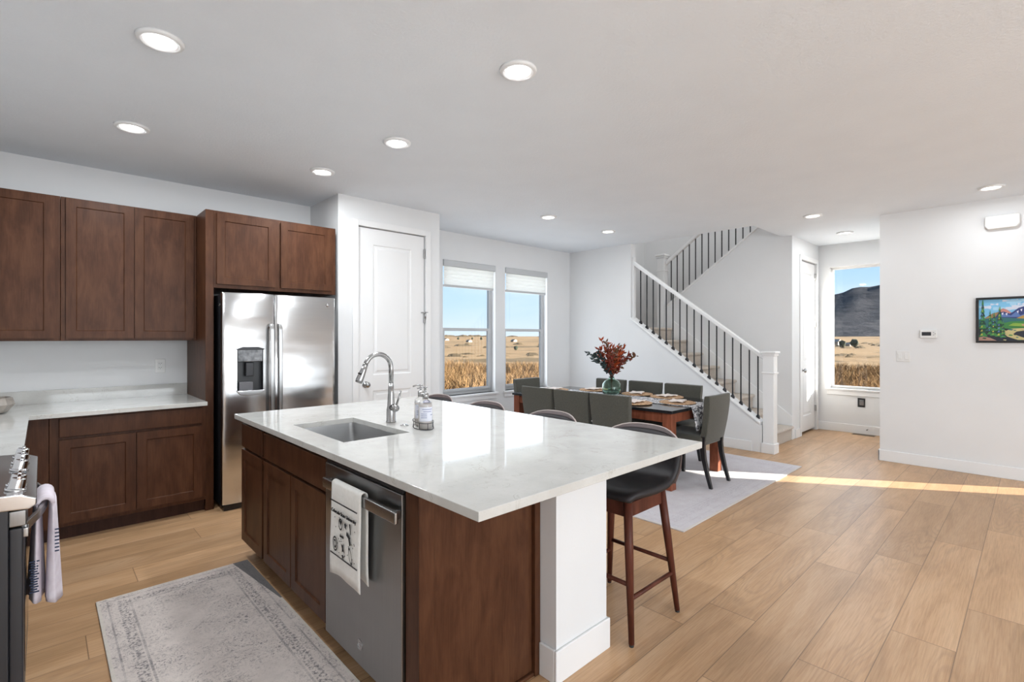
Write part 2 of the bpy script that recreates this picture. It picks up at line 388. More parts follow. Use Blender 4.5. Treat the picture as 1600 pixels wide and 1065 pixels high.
def panelled(w_, h_, t_, panels, rings):
    """slab in XZ plane, x 0..w, z 0..h, front face at y=0 looking to -Y, back at y=t; panels=(x0,x1,z0,z1)"""
    bm = NB()
    xs = sorted({0, w_} | {p[0] for p in panels} | {p[1] for p in panels}); zs = sorted({0, h_} | {p[2] for p in panels} | {p[3] for p in panels})
    vc = {}
    def V(x_, z_, y_=0.0):
        k = (round(x_, 5), round(y_, 5), round(z_, 5))
        if k not in vc: vc[k] = bm.verts.new((x_, y_, z_))
        return vc[k]
    for i in range(len(xs) - 1):
        for j in range(len(zs) - 1):
            cx, cz = (xs[i] + xs[i + 1]) / 2, (zs[j] + zs[j + 1]) / 2
            if any(p[0] < cx < p[1] and p[2] < cz < p[3] for p in panels): continue
            bm.faces.new((V(xs[i], zs[j]), V(xs[i + 1], zs[j]), V(xs[i + 1], zs[j + 1]), V(xs[i], zs[j + 1])))
    for p in panels:
        prev = None
        for k, (ins, dep) in enumerate(rings):
            r = [V(p[0] + ins, p[2] + ins, dep), V(p[1] - ins, p[2] + ins, dep), V(p[1] - ins, p[3] - ins, dep), V(p[0] + ins, p[3] - ins, dep)]
            if prev:
                # split outer ring edges may carry extra grid vertices; quads are enough visually
                for q in range(4): bm.faces.new((prev[q], prev[(q + 1) % 4], r[(q + 1) % 4], r[q]))
            prev = r
        bm.faces.new(prev)
    b4 = [bm.verts.new(q) for q in ((0, t_, 0), (w_, t_, 0), (w_, t_, h_), (0, t_, h_))]
    bm.faces.new(b4[::-1])
    f4 = [V(0, 0), V(w_, 0), V(w_, h_), V(0, h_)]
    for q in range(4): bm.faces.new((f4[q], b4[q], b4[(q + 1) % 4], f4[(q + 1) % 4]))
    return bm
FY = Matrix.Identity(4)                                   # faces -Y
def place(bm, x, y, z, face='-y'):
    rot = {'-y': 0, '-x': -PI / 2, '+x': PI / 2, '+y': PI}[face]
    xf(bm, Matrix.Translation((x, y, z)) @ Matrix.Rotation(rot, 4, 'Z')); return bm
def shaker(w_, h_, rail=0.057, t_=0.019):
    return panelled(w_, h_, t_, [(rail, w_ - rail, rail, h_ - rail)], SH)
def text_mesh(s, size, extr=0.0006, align='CENTER'):
    cu = bpy.data.curves.new('t', 'FONT'); cu.body = s; cu.size = size; cu.extrude = extr; cu.align_x = align; cu.align_y = 'CENTER'; cu.resolution_u = 3
    o = bpy.data.objects.new('t', cu); C.objects.link(o)
    bpy.context.view_layer.update()
    me = bpy.data.meshes.new_from_object(o.evaluated_get(bpy.context.evaluated_depsgraph_get()))
    bm = NB(); bm.from_mesh(me)
    bpy.data.objects.remove(o); bpy.data.curves.remove(cu); bpy.data.meshes.remove(me)
    return bm
def merge(dst, src):
    me = bpy.data.meshes.new('x'); src.to_mesh(me); src.free(); dst.from_mesh(me); bpy.data.meshes.remove(me)

# ================================================================== ROOM SHELL
ZC = 2.78
KY = 5.30      # outside wall with the dining windows
PY = 4.62      # pantry front
SXW = 6.33     # wall beside the stairs
SX2 = 7.42     # wall under the upper flight
CLY = 2.29     # closet front
EX = 8.60      # foyer outside wall
RX = 6.92      # right wall
RYC = 1.226    # its corner
LX = -0.74; BY = -4.5
bm = NB(); box(bm, LX - .15, EX + .15, BY - .15, KY + .15, -0.12, 0.0); struct('floor', bm, M['floor'])
bm = NB()
box(bm, LX, 6.42, BY, KY, ZC, ZC + .3); box(bm, 6.42, EX, BY, 2.42, ZC, ZC + .3)
struct('ceiling', bm, M['ceiling'])
def wall_y(name, y0, y1, x0, x1, holes, z1=ZC, z0=0.0, m='wall'):
    """wall lying along X with rectangular holes (x0,x1,z0,z1)"""
    bm = NB(); cur = x0
    for a, b_, c_, d_ in sorted(holes):
        if a > cur: box(bm, cur, a, y0, y1, z0, z1)
        if c_ > z0: box(bm, a, b_, y0, y1, z0, c_)
        if d_ < z1: box(bm, a, b_, y0, y1, d_, z1)
        cur = b_
    if cur < x1: box(bm, cur, x1, y0, y1, z0, z1)
    bmesh.ops.remove_doubles(bm, verts=bm.verts, dist=1e-5)
    return struct(name, bm, M[m])
def wall_x(name, x0, x1, y0, y1, holes, z1=ZC, z0=0.0, m='wall'):
    bm = NB(); cur = y0
    for a, b_, c_, d_ in sorted(holes):
        if a > cur: box(bm, x0, x1, cur, a, z0, z1)
        if c_ > z0: box(bm, x0, x1, a, b_, z0, c_)
        if d_ < z1: box(bm, x0, x1, a, b_, d_, z1)
        cur = b_
    if cur < y1: box(bm, x0, x1, cur, y1, z0, z1)
    bmesh.ops.remove_doubles(bm, verts=bm.verts, dist=1e-5)
    return struct(name, bm, M[m])
W1 = (3.78, 4.69, 0.62, 2.41); W2 = (4.88, 5.78, 0.62, 2.41)
wall_y('wall_back', KY, KY + .15, LX - .15, EX + .15, [W1, W2], z1=5.6)
WE = (1.42, 2.14, 0.64, 2.44)
wall_x('wall_foyer', EX, EX + .15, RYC, KY, [WE], z1=5.6)
wall_y('wall_alcove', RYC - .12, RYC, RX + .12, EX + .15, [])
WS = (-1.0, -0.39, 0.06, 1.0)
wall_x('wall_right', RX, RX + .12, BY, RYC, [WS])
WR1 = (0.1, 2.5, 0.3, 2.5); WR2 = (3.0, 4.9, 0.3, 2.5); WR3 = (5.2, 6.7, 0.3, 2.5); WL = (-3.7, -1.5, 0.4, 2.5)
wall_y('wall_rear', BY - .15, BY, LX - .15, RX + .12, [WR1, WR2, WR3])
wall_x('wall_left', LX - .15, LX, BY, KY, [WL])
# pantry box
PD = (2.275, 3.065, 0.0, 2.505)
wall_y('wall_pantry', PY, PY + .12, 2.07, 3.25, [PD])
wall_x('wall_pantry_side', 2.07, 2.17, PY + .12, KY, [])
wall_x('wall_pantry_side', 3.15, 3.25, PY + .12, KY, [])
# wall beside the stairs with the sloping top
bm = NB()
prism(bm, [(CLY - .0, 0), (KY, 0), (KY, ZC), (4.13, ZC), (4.13, 1.66), (2.286, 0.325), (CLY, 0.325)][1:5] + [(4.13, 1.66), (2.286, 0.325), (2.286, 0)], 'x', SXW, SXW + .12)
struct('wall_stairs', bm, M['wall'])
bm = NB(); prism(bm, [(4.2, 0), (4.2, 1.86), (2.42, 3.18), (2.42, ZC), (CLY, ZC), (CLY, 0)], 'x', SX2, SX2 + .12)
struct('wall_landing', bm, M['wall'])
CD = (7.79, 8.50, 0.0, 2.50)
wall_y('wall_closet', CLY, CLY + .12, SX2 + .12, EX, [CD])
# stairwell above
bm = NB(); box(bm, 6.30, 6.42, 2.42, KY, ZC + .3, 5.5); struct('wall_upper_left', bm, M['wall'])
bm = NB(); box(bm, 6.30, EX, 2.30, 2.42, ZC + .3, 5.5); struct('wall_upper_front', bm, M['wall'])
bm = NB(); box(bm, 6.30, EX, 2.30, KY, 5.5, 5.6); struct('ceiling_upper', bm, M['ceiling'])
# baseboards
def baseboard(name, pts):
    """pts list of (x0,x1,y0,y1) footprints"""
    bm = NB()
    for a in pts:
        box(bm, a[0], a[1], a[2], a[3], 0, 0.122)
    struct(name, bm, M['trim'], bevel=0.004)
bb = 0.014
baseboard('baseboard_right', [(RX - bb, RX, BY, RYC + bb), (RX - bb, EX, RYC, RYC + bb)])
baseboard('baseboard_foyer', [(EX - bb, EX, RYC + bb, CLY)])
baseboard('baseboard_closet', [(SX2 + .12 + .005, CD[0] - .075, CLY - bb, CLY)])
baseboard('baseboard_stairs', [(SXW - bb, SXW, 2.40, KY)])
baseboard('baseboard_back', [(3.25, SXW - bb, KY - bb, KY)])
baseboard('baseboard_pantry', [(2.07 - bb, PD[0] - .07, PY - bb, PY), (PD[1] + .07, 3.25 + bb, PY - bb, PY), (3.25, 3.25 + bb, PY, KY)])
baseboard('baseboard_rear', [(LX, RX, BY, BY + bb)])

# ------------------------------------------------------------------ windows
def window_y(name, hole, meet=None):
    x0, x1, z0, z1 = hole
    r = sroot(name, ((x0 + x1) / 2, KY, z0))
    bm = NB(); y0, y1 = KY + .085, KY + .135; f = 0.045
    box(bm, x0, x0 + f, y0, y1, z0, z1); box(bm, x1 - f, x1, y0, y1, z0, z1); box(bm, x0 + f, x1 - f, y0, y1, z0, z0 + f); box(bm, x0 + f, x1 - f, y0, y1, z1 - f, z1)
    struct('window_frame', bm, M['frame_grey'], r, world=True, bevel=0.004)
    bm = NB()
    ya = KY + .07
    s = 0.035
    # lower sash
    box(bm, x0 + f, x0 + f + s, ya, y0 + .02, z0 + f, meet + .02); box(bm, x1 - f - s, x1 - f, ya, y0 + .02, z0 + f, meet + .02)
    box(bm, x0 + f + s, x1 - f - s, ya, y0 + .02, z0 + f, z0 + f + s); box(bm, x0 + f + s, x1 - f - s, ya, y0 + .02, meet - .02, meet + .02)
    struct('window_sash', bm, M['frame_grey'], r, world=True, bevel=0.003)
    bm = NB(); box(bm, x0 + f, x1 - f, KY + .105, KY + .109, z0 + f, z1 - f); struct('window_pane', bm, M['pane'], r, world=True)
    bm = NB(); box(bm, x0 - .04, x1 + .04, KY - .035, KY + .085, z0 - .028, z0); box(bm, x0 - .025, x1 + .025, KY - .016, KY, z0 - .09, z0 - .028)
    struct('window_sill', bm, M['trim'], r, world=True, bevel=0.004)
    return r
window_y('window_1', W1, 1.50); window_y('window_2', W2, 1.50)
def window_x(name, hole, xin, t_, side, sill=True):
    y0, y1, z0, z1 = hole
    r = sroot(name, (xin, (y0 + y1) / 2, z0))
    a, b_ = xin + t_ * .55, xin + t_ * .9; f = 0.03
    bm = NB(); box(bm, a, b_, y0, y0 + f, z0, z1); box(bm, a, b_, y1 - f, y1, z0, z1); box(bm, a, b_, y0 + f, y1 - f, z0, z0 + f); box(bm, a, b_, y0 + f, y1 - f, z1 - f, z1)
    struct('window_frame', bm, M['trim'], r, world=True, bevel=0.003)
    bm = NB(); box(bm, (a + b_) / 2, (a + b_) / 2 + .004, y0 + f, y1 - f, z0 + f, z1 - f); struct('window_pane', bm, M['pane'], r, world=True)
    if sill:
        bm = NB(); box(bm, xin - .035, a, y0 - .04, y1 + .05, z0 - .028, z0); box(bm, xin - .016, xin, y0 - .025, y1 + .03, z0 - .10, z0 - .028)
        struct('window_sill', bm, M['trim'], r, world=True, bevel=0.004)
window_x('window_3', WE, EX, .15, 1)
window_x('window_added_streak', WS, RX, .12, 1, sill=False)  # unseen low opening, added and sized to shape the sun streak on the floor
window_x('window_added_left', WL, LX - .15, .15, 1, sill=False)  # unseen window added so the left fill lamp has an opening
for nm, hh in (('window_added_rear_a', WR1), ('window_added_rear_b', WR2), ('window_added_rear_c', WR3)):  # unseen rear windows added to let fill light into the room
    r = sroot(nm, ((hh[0] + hh[1]) / 2, BY, hh[2])); f = .05
    bm = NB(); box(bm, hh[0], hh[0] + f, BY - .12, BY - .06, hh[2], hh[3]); box(bm, hh[1] - f, hh[1], BY - .12, BY - .06, hh[2], hh[3])
    xm = (hh[0] + hh[1]) / 2; box(bm, xm - .03, xm + .03, BY - .12, BY - .06, hh[2], hh[3])
    box(bm, hh[0] + f, hh[1] - f, BY - .12, BY - .06, hh[2], hh[2] + f); box(bm, hh[0] + f, hh[1] - f, BY - .12, BY - .06, hh[3] - f, hh[3])
    struct('window_frame', bm, M['trim'], r, world=True)
    bm = NB(); box(bm, hh[0] + f, hh[1] - f, BY - .095, BY - .09, hh[2] + f, hh[3] - f); struct('window_pane', bm, M['pane'], r, world=True)
# shades
for hole, lb in ((W1, 'white pleated window shade half raised over the window nearest the pantry'), (W2, 'white pleated window shade half raised over the window nearest the dining corner')):
    x0, x1, z0, z1 = hole
    t_ = thing('window_shade', lb, 'window shade', ((x0 + x1) / 2, KY + .03, 2.05), group='pleated shades on the dining windows')
    bm = NB(); box(bm, x0 + .005, x1 - .005, KY - .02, KY + .055, z1 - .085, z1 - .003); obj('headrail', bm, M['frame_grey'], t_, world=True, bevel=0.008)
    # folded fabric: soft horizontal pleats
    pr_ = []; zt, zb = z1 - .085, 2.085; n = 5
    for i in range(n * 6 + 1):
        u = i / (n * 6); z_ = zt + (zb - zt) * u; y_ = KY + .012 - .011 * abs(math.sin(PI * u * n)) ** .6; pr_.append((y_, z_))
    bm = NB(); a = [bm.verts.new((x0 + .02, y, z)) for y, z in pr_]; b_ = [bm.verts.new((x1 - .035, y, z)) for y, z in pr_]
    for i in range(len(pr_) - 1): bm.faces.new((a[i], b_[i], b_[i + 1], a[i + 1]))
    obj('shade_fabric', bm, M['shade'], t_, world=True, solidify=.004)
    bm = NB(); box(bm, x0 + .018, x1 - .033, KY + .0, KY + .026, 2.055, 2.086); obj('bottom_rail', bm, M['frame_grey'], t_, world=True, bevel=.004)

# ------------------------------------------------------------------ interior doors
def pdoor(name, w_, h_, x, y, z, knob_x, label):
    r = sroot(name, (x + w_ / 2, y, 0))
    px0, px1 = .17 * w_ + .03, w_ - .17 * w_ - .03
    bm = panelled(w_, h_, .035, [(px0, px1, .22, .84), (px0, px1, 1.0, h_ - .16)], MOLD)
    place(bm, x, y, z); struct('door_leaf', bm, M['trim'], r, world=True)
    bm = NB()
    lathe(bm, [(.0, 0), (.033, 0), (.033, .006), (.012, .01), (.011, .03), (.026, .038), (.03, .052), (.024, .066), (.0, .07)], seg=18)
    xf(bm, Matrix.Translation((x + knob_x, y, .92)) @ Matrix.Rotation(PI / 2, 4, 'X'))
    struct('door_knob', bm, M['steel_plain'], r, world=True, smooth=True)
    return r
dr = pdoor('door_1', .77, 2.485, PD[0] + .01, PY + .018, .012, .075, '')
bm = NB()
for z_ in (.28, 1.55, 2.26): box(bm, PD[1] - .022, PD[1] - .006, PY - .004, PY + .02, z_, z_ + .1)
struct('door_hinge', bm, M['steel_plain'], dr, world=True, bevel=.002)
bm = NB()
tube(bm, [(PD[1] - .055, PY + .008, 1.665), (PD[1] - .005, PY - .012, 1.668), (PD[1] + .03, PY - .008, 1.668)], .006, 8)
tube(bm, [(PD[1] - .01, PY - .012, 1.66), (PD[1] - .01, PY - .012, 1.60)], .007, 8)
struct('door_latch', bm, M['steel_plain'], dr, world=True, smooth=True)
bm = NB(); c_ = .062
box(bm, PD[0] - c_, PD[0], PY - .014, PY, 0, PD[3] + c_); box(bm, PD[1], PD[1] + c_, PY - .014, PY, 0, PD[3] + c_); box(bm, PD[0], PD[1], PY - .014, PY, PD[3], PD[3] + c_)
struct('trim_1', bm, M['trim'], bevel=.004)
d2 = pdoor('door_2', .69, 2.45, CD[0] + .01, CLY + .02, .035, .075, '')
bm = NB()
for z_ in (.28, 1.55, 2.26): box(bm, CD[1] - .022, CD[1] - .006, CLY - .004, CLY + .02, z_, z_ + .09)
struct('door_hinge', bm, M['steel_plain'], d2, world=True, bevel=.002)
bm = NB(); box(bm, CD[0], CD[1], CLY + .10, CLY + .115, 0, CD[3]); struct('dark_shade_backing', bm, M['dark_void'])  # near-black sheet behind the door, stands for the shade inside the closet
bm = NB(); box(bm, CD[0] - c_, CD[0], CLY - .014, CLY, 0, CD[3] + c_); box(bm, CD[1], CD[1] + c_, CLY - .014, CLY, 0, CD[3] + c_); box(bm, CD[0], CD[1], CLY - .014, CLY, CD[3], CD[3] + c_)
struct('trim_2', bm, M['trim'], bevel=.004)

# ================================================================== STAIRCASE
RISE, RUN = 0.193, 0.2535
st = thing('staircase', 'carpeted staircase with white skirt boards climbing to a landing', 'stairs', (6.93, CLY, 0))
for i in range(8):
    y0 = CLY + RUN * i; z1 = RISE * (i + 1); z0 = RISE * i
    y1 = KY - .01 if i == 7 else y0 + RUN + .0
    bm = NB()
    prof = [(y0, z0), (y0, z1 - .045), (y0 - .028, z1 - .035), (y0 - .034, z1 - .018), (y0 - .024, z1), (y1, z1), (y1, z0)]
    xa, xb = SXW + .12, SX2
    if i == 0: xa, xb = SXW + .125, SX2 - .003
    if i == 7: xb = SX2
    prism(bm, prof, 'x', xa + .001, xb - .016)
    obj('carpeted_step', bm, M['carpet'], st, world=True, bevel=.008)
bm = NB(); box(bm, SX2 - .015, EX - .002, 4.21, KY - .002, RISE * 8 - .15, RISE * 8); obj('landing', bm, M['carpet'], st, world=True)
sl_ = RISE / RUN
bm = NB(); ya, yb = CLY - .01, CLY + RUN * 7
prism(bm, [(ya, 0), (yb, RISE * 7), (yb, RISE * 8 + .14), (ya, .315)], 'x', SX2 - .015, SX2 - .001)
obj('skirt_board', bm, M['trim'], st, world=True, bevel=.003)
# upper flight
for i in range(7):
    y0 = 4.20 - RUN * i; zb = RISE * 8
    bm = NB(); box(bm, SX2 + .125, EX - .005, y0 - RUN, y0 + .02, zb + RISE * i, zb + RISE * (i + 1)); obj('carpeted_step', bm, M['carpet'], st, world=True, bevel=.01)

def knee_z(y): return 0.325 + (y - 2.286) * (1.66 - 0.325) / (4.13 - 2.286)
ks = (1.66 - 0.325) / (4.13 - 2.286)
# lower railing
ra = thing('stair_railing', 'white stair railing with black balusters and a square newel post at the foot', 'railing', (6.39, 2.21, 0), group='stair railings')
bm = NB(); capx0, capx1 = SXW - .022, SXW + .142
prism(bm, [(2.30, knee_z(2.30)), (4.128, knee_z(4.128)), (4.128, knee_z(4.128) + .032), (2.30, knee_z(2.30) + .032)], 'x', capx0, capx1)
obj('knee_wall_cap', bm, M['trim'], ra, world=True, bevel=.006)
bm = NB()
def rail_z(y): return 1.18 + (y - 2.286) * (2.492 - 1.176) / (4.075 - 2.286)
xc_ = SXW + .06
prism(bm, [(2.26, rail_z(2.26) - .06), (4.128, rail_z(4.128) - .06), (4.128, rail_z(4.128)), (2.26, rail_z(2.26))], 'x', xc_ - .032, xc_ + .032)
obj('handrail', bm, M['trim'], ra, world=True, bevel=.012, seg=3)
bm = NB(); nx, ny = xc_, 2.215; hw = .062
box(bm, nx - hw, nx + hw, ny - hw, ny + hw, 0, 1.17)
box(bm, nx - hw - .014, nx + hw + .014, ny - hw - .014, ny + hw + .014, 0, .12)
box(bm, nx - hw - .012, nx + hw + .012, ny - hw - .012, ny + hw + .012, .955, .975)
box(bm, nx - hw - .012, nx + hw + .012, ny - hw - .012, ny + hw + .012, 1.17, 1.20)
box(bm, nx - hw - .026, nx + hw + .026, ny - hw - .026, ny + hw + .026, 1.20, 1.225)
obj('newel_post', bm, M['trim'], ra, world=True, bevel=.005)
bm = NB(); box(bm, xc_ - .03, xc_ + .03, 4.10, 4.128, 1.66, 2.58); obj('wall_newel', bm, M['trim'], ra, world=True, bevel=.003)
for i in range(17):
    y = 2.353 + .1029 * i; zb = knee_z(y) + .032
    bm = NB(); box(bm, xc_ - .0065, xc_ + .0065, y - .0065, y + .0065, zb - .004, rail_z(y) - .055)
    q = obj('baluster', bm, M['blackmetal'], ra, world=True)
    bm = NB(); k = .018
    loft(bm, [[(xc_ - k, y - k, zb - ks * k), (xc_ + k, y - k, zb - ks * k), (xc_ + k, y + k, zb + ks * k), (xc_ - k, y + k, zb + ks * k)],
              [(xc_ - k, y - k, zb + .012), (xc_ + k, y - k, zb + .012), (xc_ + k, y + k, zb + .02), (xc_ - k, y + k, zb + .02)],
              [(xc_ - .009, y - .009, zb + .04), (xc_ + .009, y - .009, zb + .04), (xc_ + .009, y + .009, zb + .04), (xc_ - .009, y + .009, zb + .04)]])
    obj('baluster_shoe', bm, M['blackmetal'], q, world=True)
# upper railing on the sloped wall
rb_ = thing('stair_railing', 'white upper stair railing with black balusters rising through the ceiling opening', 'railing', (7.48, 4.25, RISE * 8), group='stair railings')
def up_z(y): return 1.86 + (4.2 - y) * (3.18 - 1.86) / (4.2 - 2.42)
ux = SX2 + .06
bm = NB(); prism(bm, [(4.19, up_z(4.19)), (4.19, up_z(4.19) + .03), (2.43, up_z(2.43) + .03), (2.43, up_z(2.43))], 'x', SX2 - .02, SX2 + .14)
obj('knee_wall_cap', bm, M['trim'], rb_, world=True, bevel=.006)
def urail(y): return 2.67 + (4.155 - y) * .725
bm = NB(); prism(bm, [(4.20, urail(4.20) - .06), (4.20, urail(4.20)), (2.43, urail(2.43)), (2.43, urail(2.43) - .06)], 'x', ux - .032, ux + .032)
obj('handrail', bm, M['trim'], rb_, world=True, bevel=.012, seg=3)
bm = NB(); ny = 4.27
box(bm, ux - hw, ux + hw, ny - hw, ny + hw, RISE * 8, 2.70)
box(bm, ux - hw - .012, ux + hw + .012, ny - hw - .012, ny + hw + .012, 2.48, 2.50)
box(bm, ux - hw - .012, ux + hw + .012, ny - hw - .012, ny + hw + .012, 2.70, 2.73)
box(bm, ux - hw - .026, ux + hw + .026, ny - hw - .026, ny + hw + .026, 2.73, 2.76)
obj('newel_post', bm, M['trim'], rb_, world=True, bevel=.005)
for i in range(16):
    y = 4.11 - .104 * i
    bm = NB(); box(bm, ux - .0065, ux + .0065, y - .0065, y + .0065, up_z(y) + .025, urail(y) - .055)
    obj('baluster', bm, M['blackmetal'], rb_, world=True)

# ================================================================== KITCHEN, BACK WALL
def add_door(parent, w_, h_, x, y, z, face='-y', mat=None, name='door', rail=.057):
    bm = shaker(w_, h_, rail); place(bm, x, y, z, face); return obj(name, bm, mat or M['cabinet'], parent, world=True)
def add_slab(parent, w_, h_, x, y, z, face='-y', name='drawer'):
    bm = panelled(w_, h_, .019, [], SH); place(bm, x, y, z, face); return obj(name, bm, M['cabinet'], parent, world=True, bevel=.003)
UF = 4.90     # door face plane of the upper cabinets
c1 = thing('upper_cabinet', 'stained brown wall cabinet at the left edge of the picture, one door showing', 'cabinet', (-.3, 5.1, 1.37), group='kitchen wall cabinets')
bm = NB(); box(bm, -.70, .098, UF + .02, KY - .001, 1.37, 2.43); obj('cabinet_body', bm, M['cabinet'], c1, world=True, bevel=.002)
add_door(c1, .38, 1.035, -.312, UF, 1.387); add_door(c1, .36, 1.035, -.69, UF, 1.387)
c2 = thing('upper_cabinet', 'stained brown wall cabinet with two tall doors left of the refrigerator', 'cabinet', (.53, 5.1, 1.37), group='kitchen wall cabinets')
bm = NB(); box(bm, .10, .955, UF + .02, KY - .001, 1.37, 2.43); obj('cabinet_body', bm, M['cabinet'], c2, world=True, bevel=.002)
add_door(c2, .398, 1.035, .128, UF, 1.387); add_door(c2, .398, 1.035, .534, UF, 1.387)
FF = 4.60
c3 = thing('refrigerator_cabinet', 'stained brown cabinet enclosing the refrigerator with a full height side panel', 'cabinet', (1.5, 4.95, 0))
bm = NB(); box(bm, .957, 1.015, FF, KY - .002, 0, 2.43); obj('side_panel', bm, M['cabinet'], c3, world=True, bevel=.002)
bm = NB(); box(bm, 1.015, 2.035, FF + .002, KY - .002, 1.80, 2.43); obj('cabinet_body', bm, M['cabinet'], c3, world=True, bevel=.002)
add_door(c3, .452, .575, 1.035, FF - .018, 1.832); add_door(c3, .455, .575, 1.532, FF - .018, 1.832)
# base cabinets
BF = 4.555
b1 = thing('base_cabinet', 'stained brown base cabinet with one wide drawer above two doors beside the refrigerator panel', 'cabinet', (.5, 4.9, 0), group='kitchen base cabinets')
bm = NB(); box(bm, .036, .955, BF + .02, KY - .002, .10, .853); obj('cabinet_body', bm, M['cabinet'], b1, world=True, bevel=.002)
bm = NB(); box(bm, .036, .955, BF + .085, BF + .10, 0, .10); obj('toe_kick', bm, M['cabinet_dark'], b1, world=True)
add_slab(b1, .84, .125, .085, BF, .715); add_door(b1, .416, .565, .085, BF, .13); add_door(b1, .416, .565, .509, BF, .13)
b2 = thing('base_cabinet', 'plain stained brown blind corner base cabinet where the two counters meet', 'cabinet', (-.3, 4.9, 0), group='kitchen base cabinets')
bm = NB(); box(bm, LX + .002, .034, BF + .02, KY - .002, .10, .853); obj('cabinet_body', bm, M['cabinet'], b2, world=True, bevel=.002)
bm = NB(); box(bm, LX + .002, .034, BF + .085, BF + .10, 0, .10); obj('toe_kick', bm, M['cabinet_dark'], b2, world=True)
b3 = thing('base_cabinet', 'stained brown base cabinet along the left wall between the corner and the range', 'cabinet', (-.4, 3.8, 0), group='kitchen base cabinets')
bm = NB(); box(bm, LX + .002, -.105, 2.985, BF + .018, .10, .853); obj('cabinet_body', bm, M['cabinet'], b3, world=True, bevel=.002)
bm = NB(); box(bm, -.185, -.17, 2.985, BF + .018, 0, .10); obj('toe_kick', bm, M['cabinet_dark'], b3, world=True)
add_door(b3, .7, .565, -.086, 3.02, .13, '+x'); add_door(b3, .7, .565, -.086, 3.75, .13, '+x')
add_slab(b3, 1.43, .125, -.086, 3.02, .715, '+x')
# L-shaped counter
ct = thing('kitchen_countertop', 'white speckled quartz countertop turning the kitchen corner, with a low backsplash', 'countertop', (0, 4.9, .855))
bm = NB()
prism(bm, [(-.06, 2.975), (-.06, BF - .035), (.955, BF - .035), (.955, KY - .02), (LX + .02, KY - .02), (LX + .02, 2.975)], 'z', .855, .886)
# front right ear in front of the side panel
obj('counter_slab', bm, M['quartz'], ct, world=True, bevel=.002)
bm = NB(); box(bm, LX + .02, .955, KY - .02, KY - .002, .855, .985); obj('backsplash', bm, M['quartz'], ct, world=True, bevel=.002)
bm = NB(); box(bm, LX + .002, LX + .02, 2.975, KY - .02, .855, .985); obj('backsplash', bm, M['quartz'], ct, world=True, bevel=.002)
bx_ = thing('faceted_bowl', 'small smoky grey faceted bowl at the left end of the kitchen counter', 'bowl', (-.255, 4.80, .887))
bm = NB(); lathe(bm, [(.05, 0), (.085, .004), (.125, .058), (.11, .105), (.10, .105), (.108, .06), (.07, .012), (.0, .012)], seg=8); obj('bowl_shell', bm, M['grey_glass'], bx_, bevel=.003)

def outlet(loc, face, label, name='wall_outlet'):
    t_ = thing(name, label, 'outlet', loc)
    rot = Matrix.Rotation({'-y': 0, '-x': -PI / 2}[face], 4, 'Z')
    bm = NB(); box(bm, -.038, .038, -.006, 0, -.06, .06); xf(bm, rot); obj('cover_plate', bm, M['plastic'], t_, bevel=.003)
    bm = NB(); box(bm, -.018, .018, -.009, -.005, -.034, .034); xf(bm, rot); r_ = obj('receptacle', bm, M['plastic'], t_, bevel=.002)
    bm = NB()
    for zz in (-.018, .018):
        for xx in (-.007, .007): box(bm, xx - .0015, xx + .0015, -.0096, -.0085, zz, zz + .009)
        box(bm, -.002, .002, -.0096, -.0085, zz - .009, zz - .005)
    xf(bm, rot); obj('slots', bm, M['black'], r_)
outlet((.755, KY, 1.145), '-y', 'white duplex wall outlet above the kitchen counter')

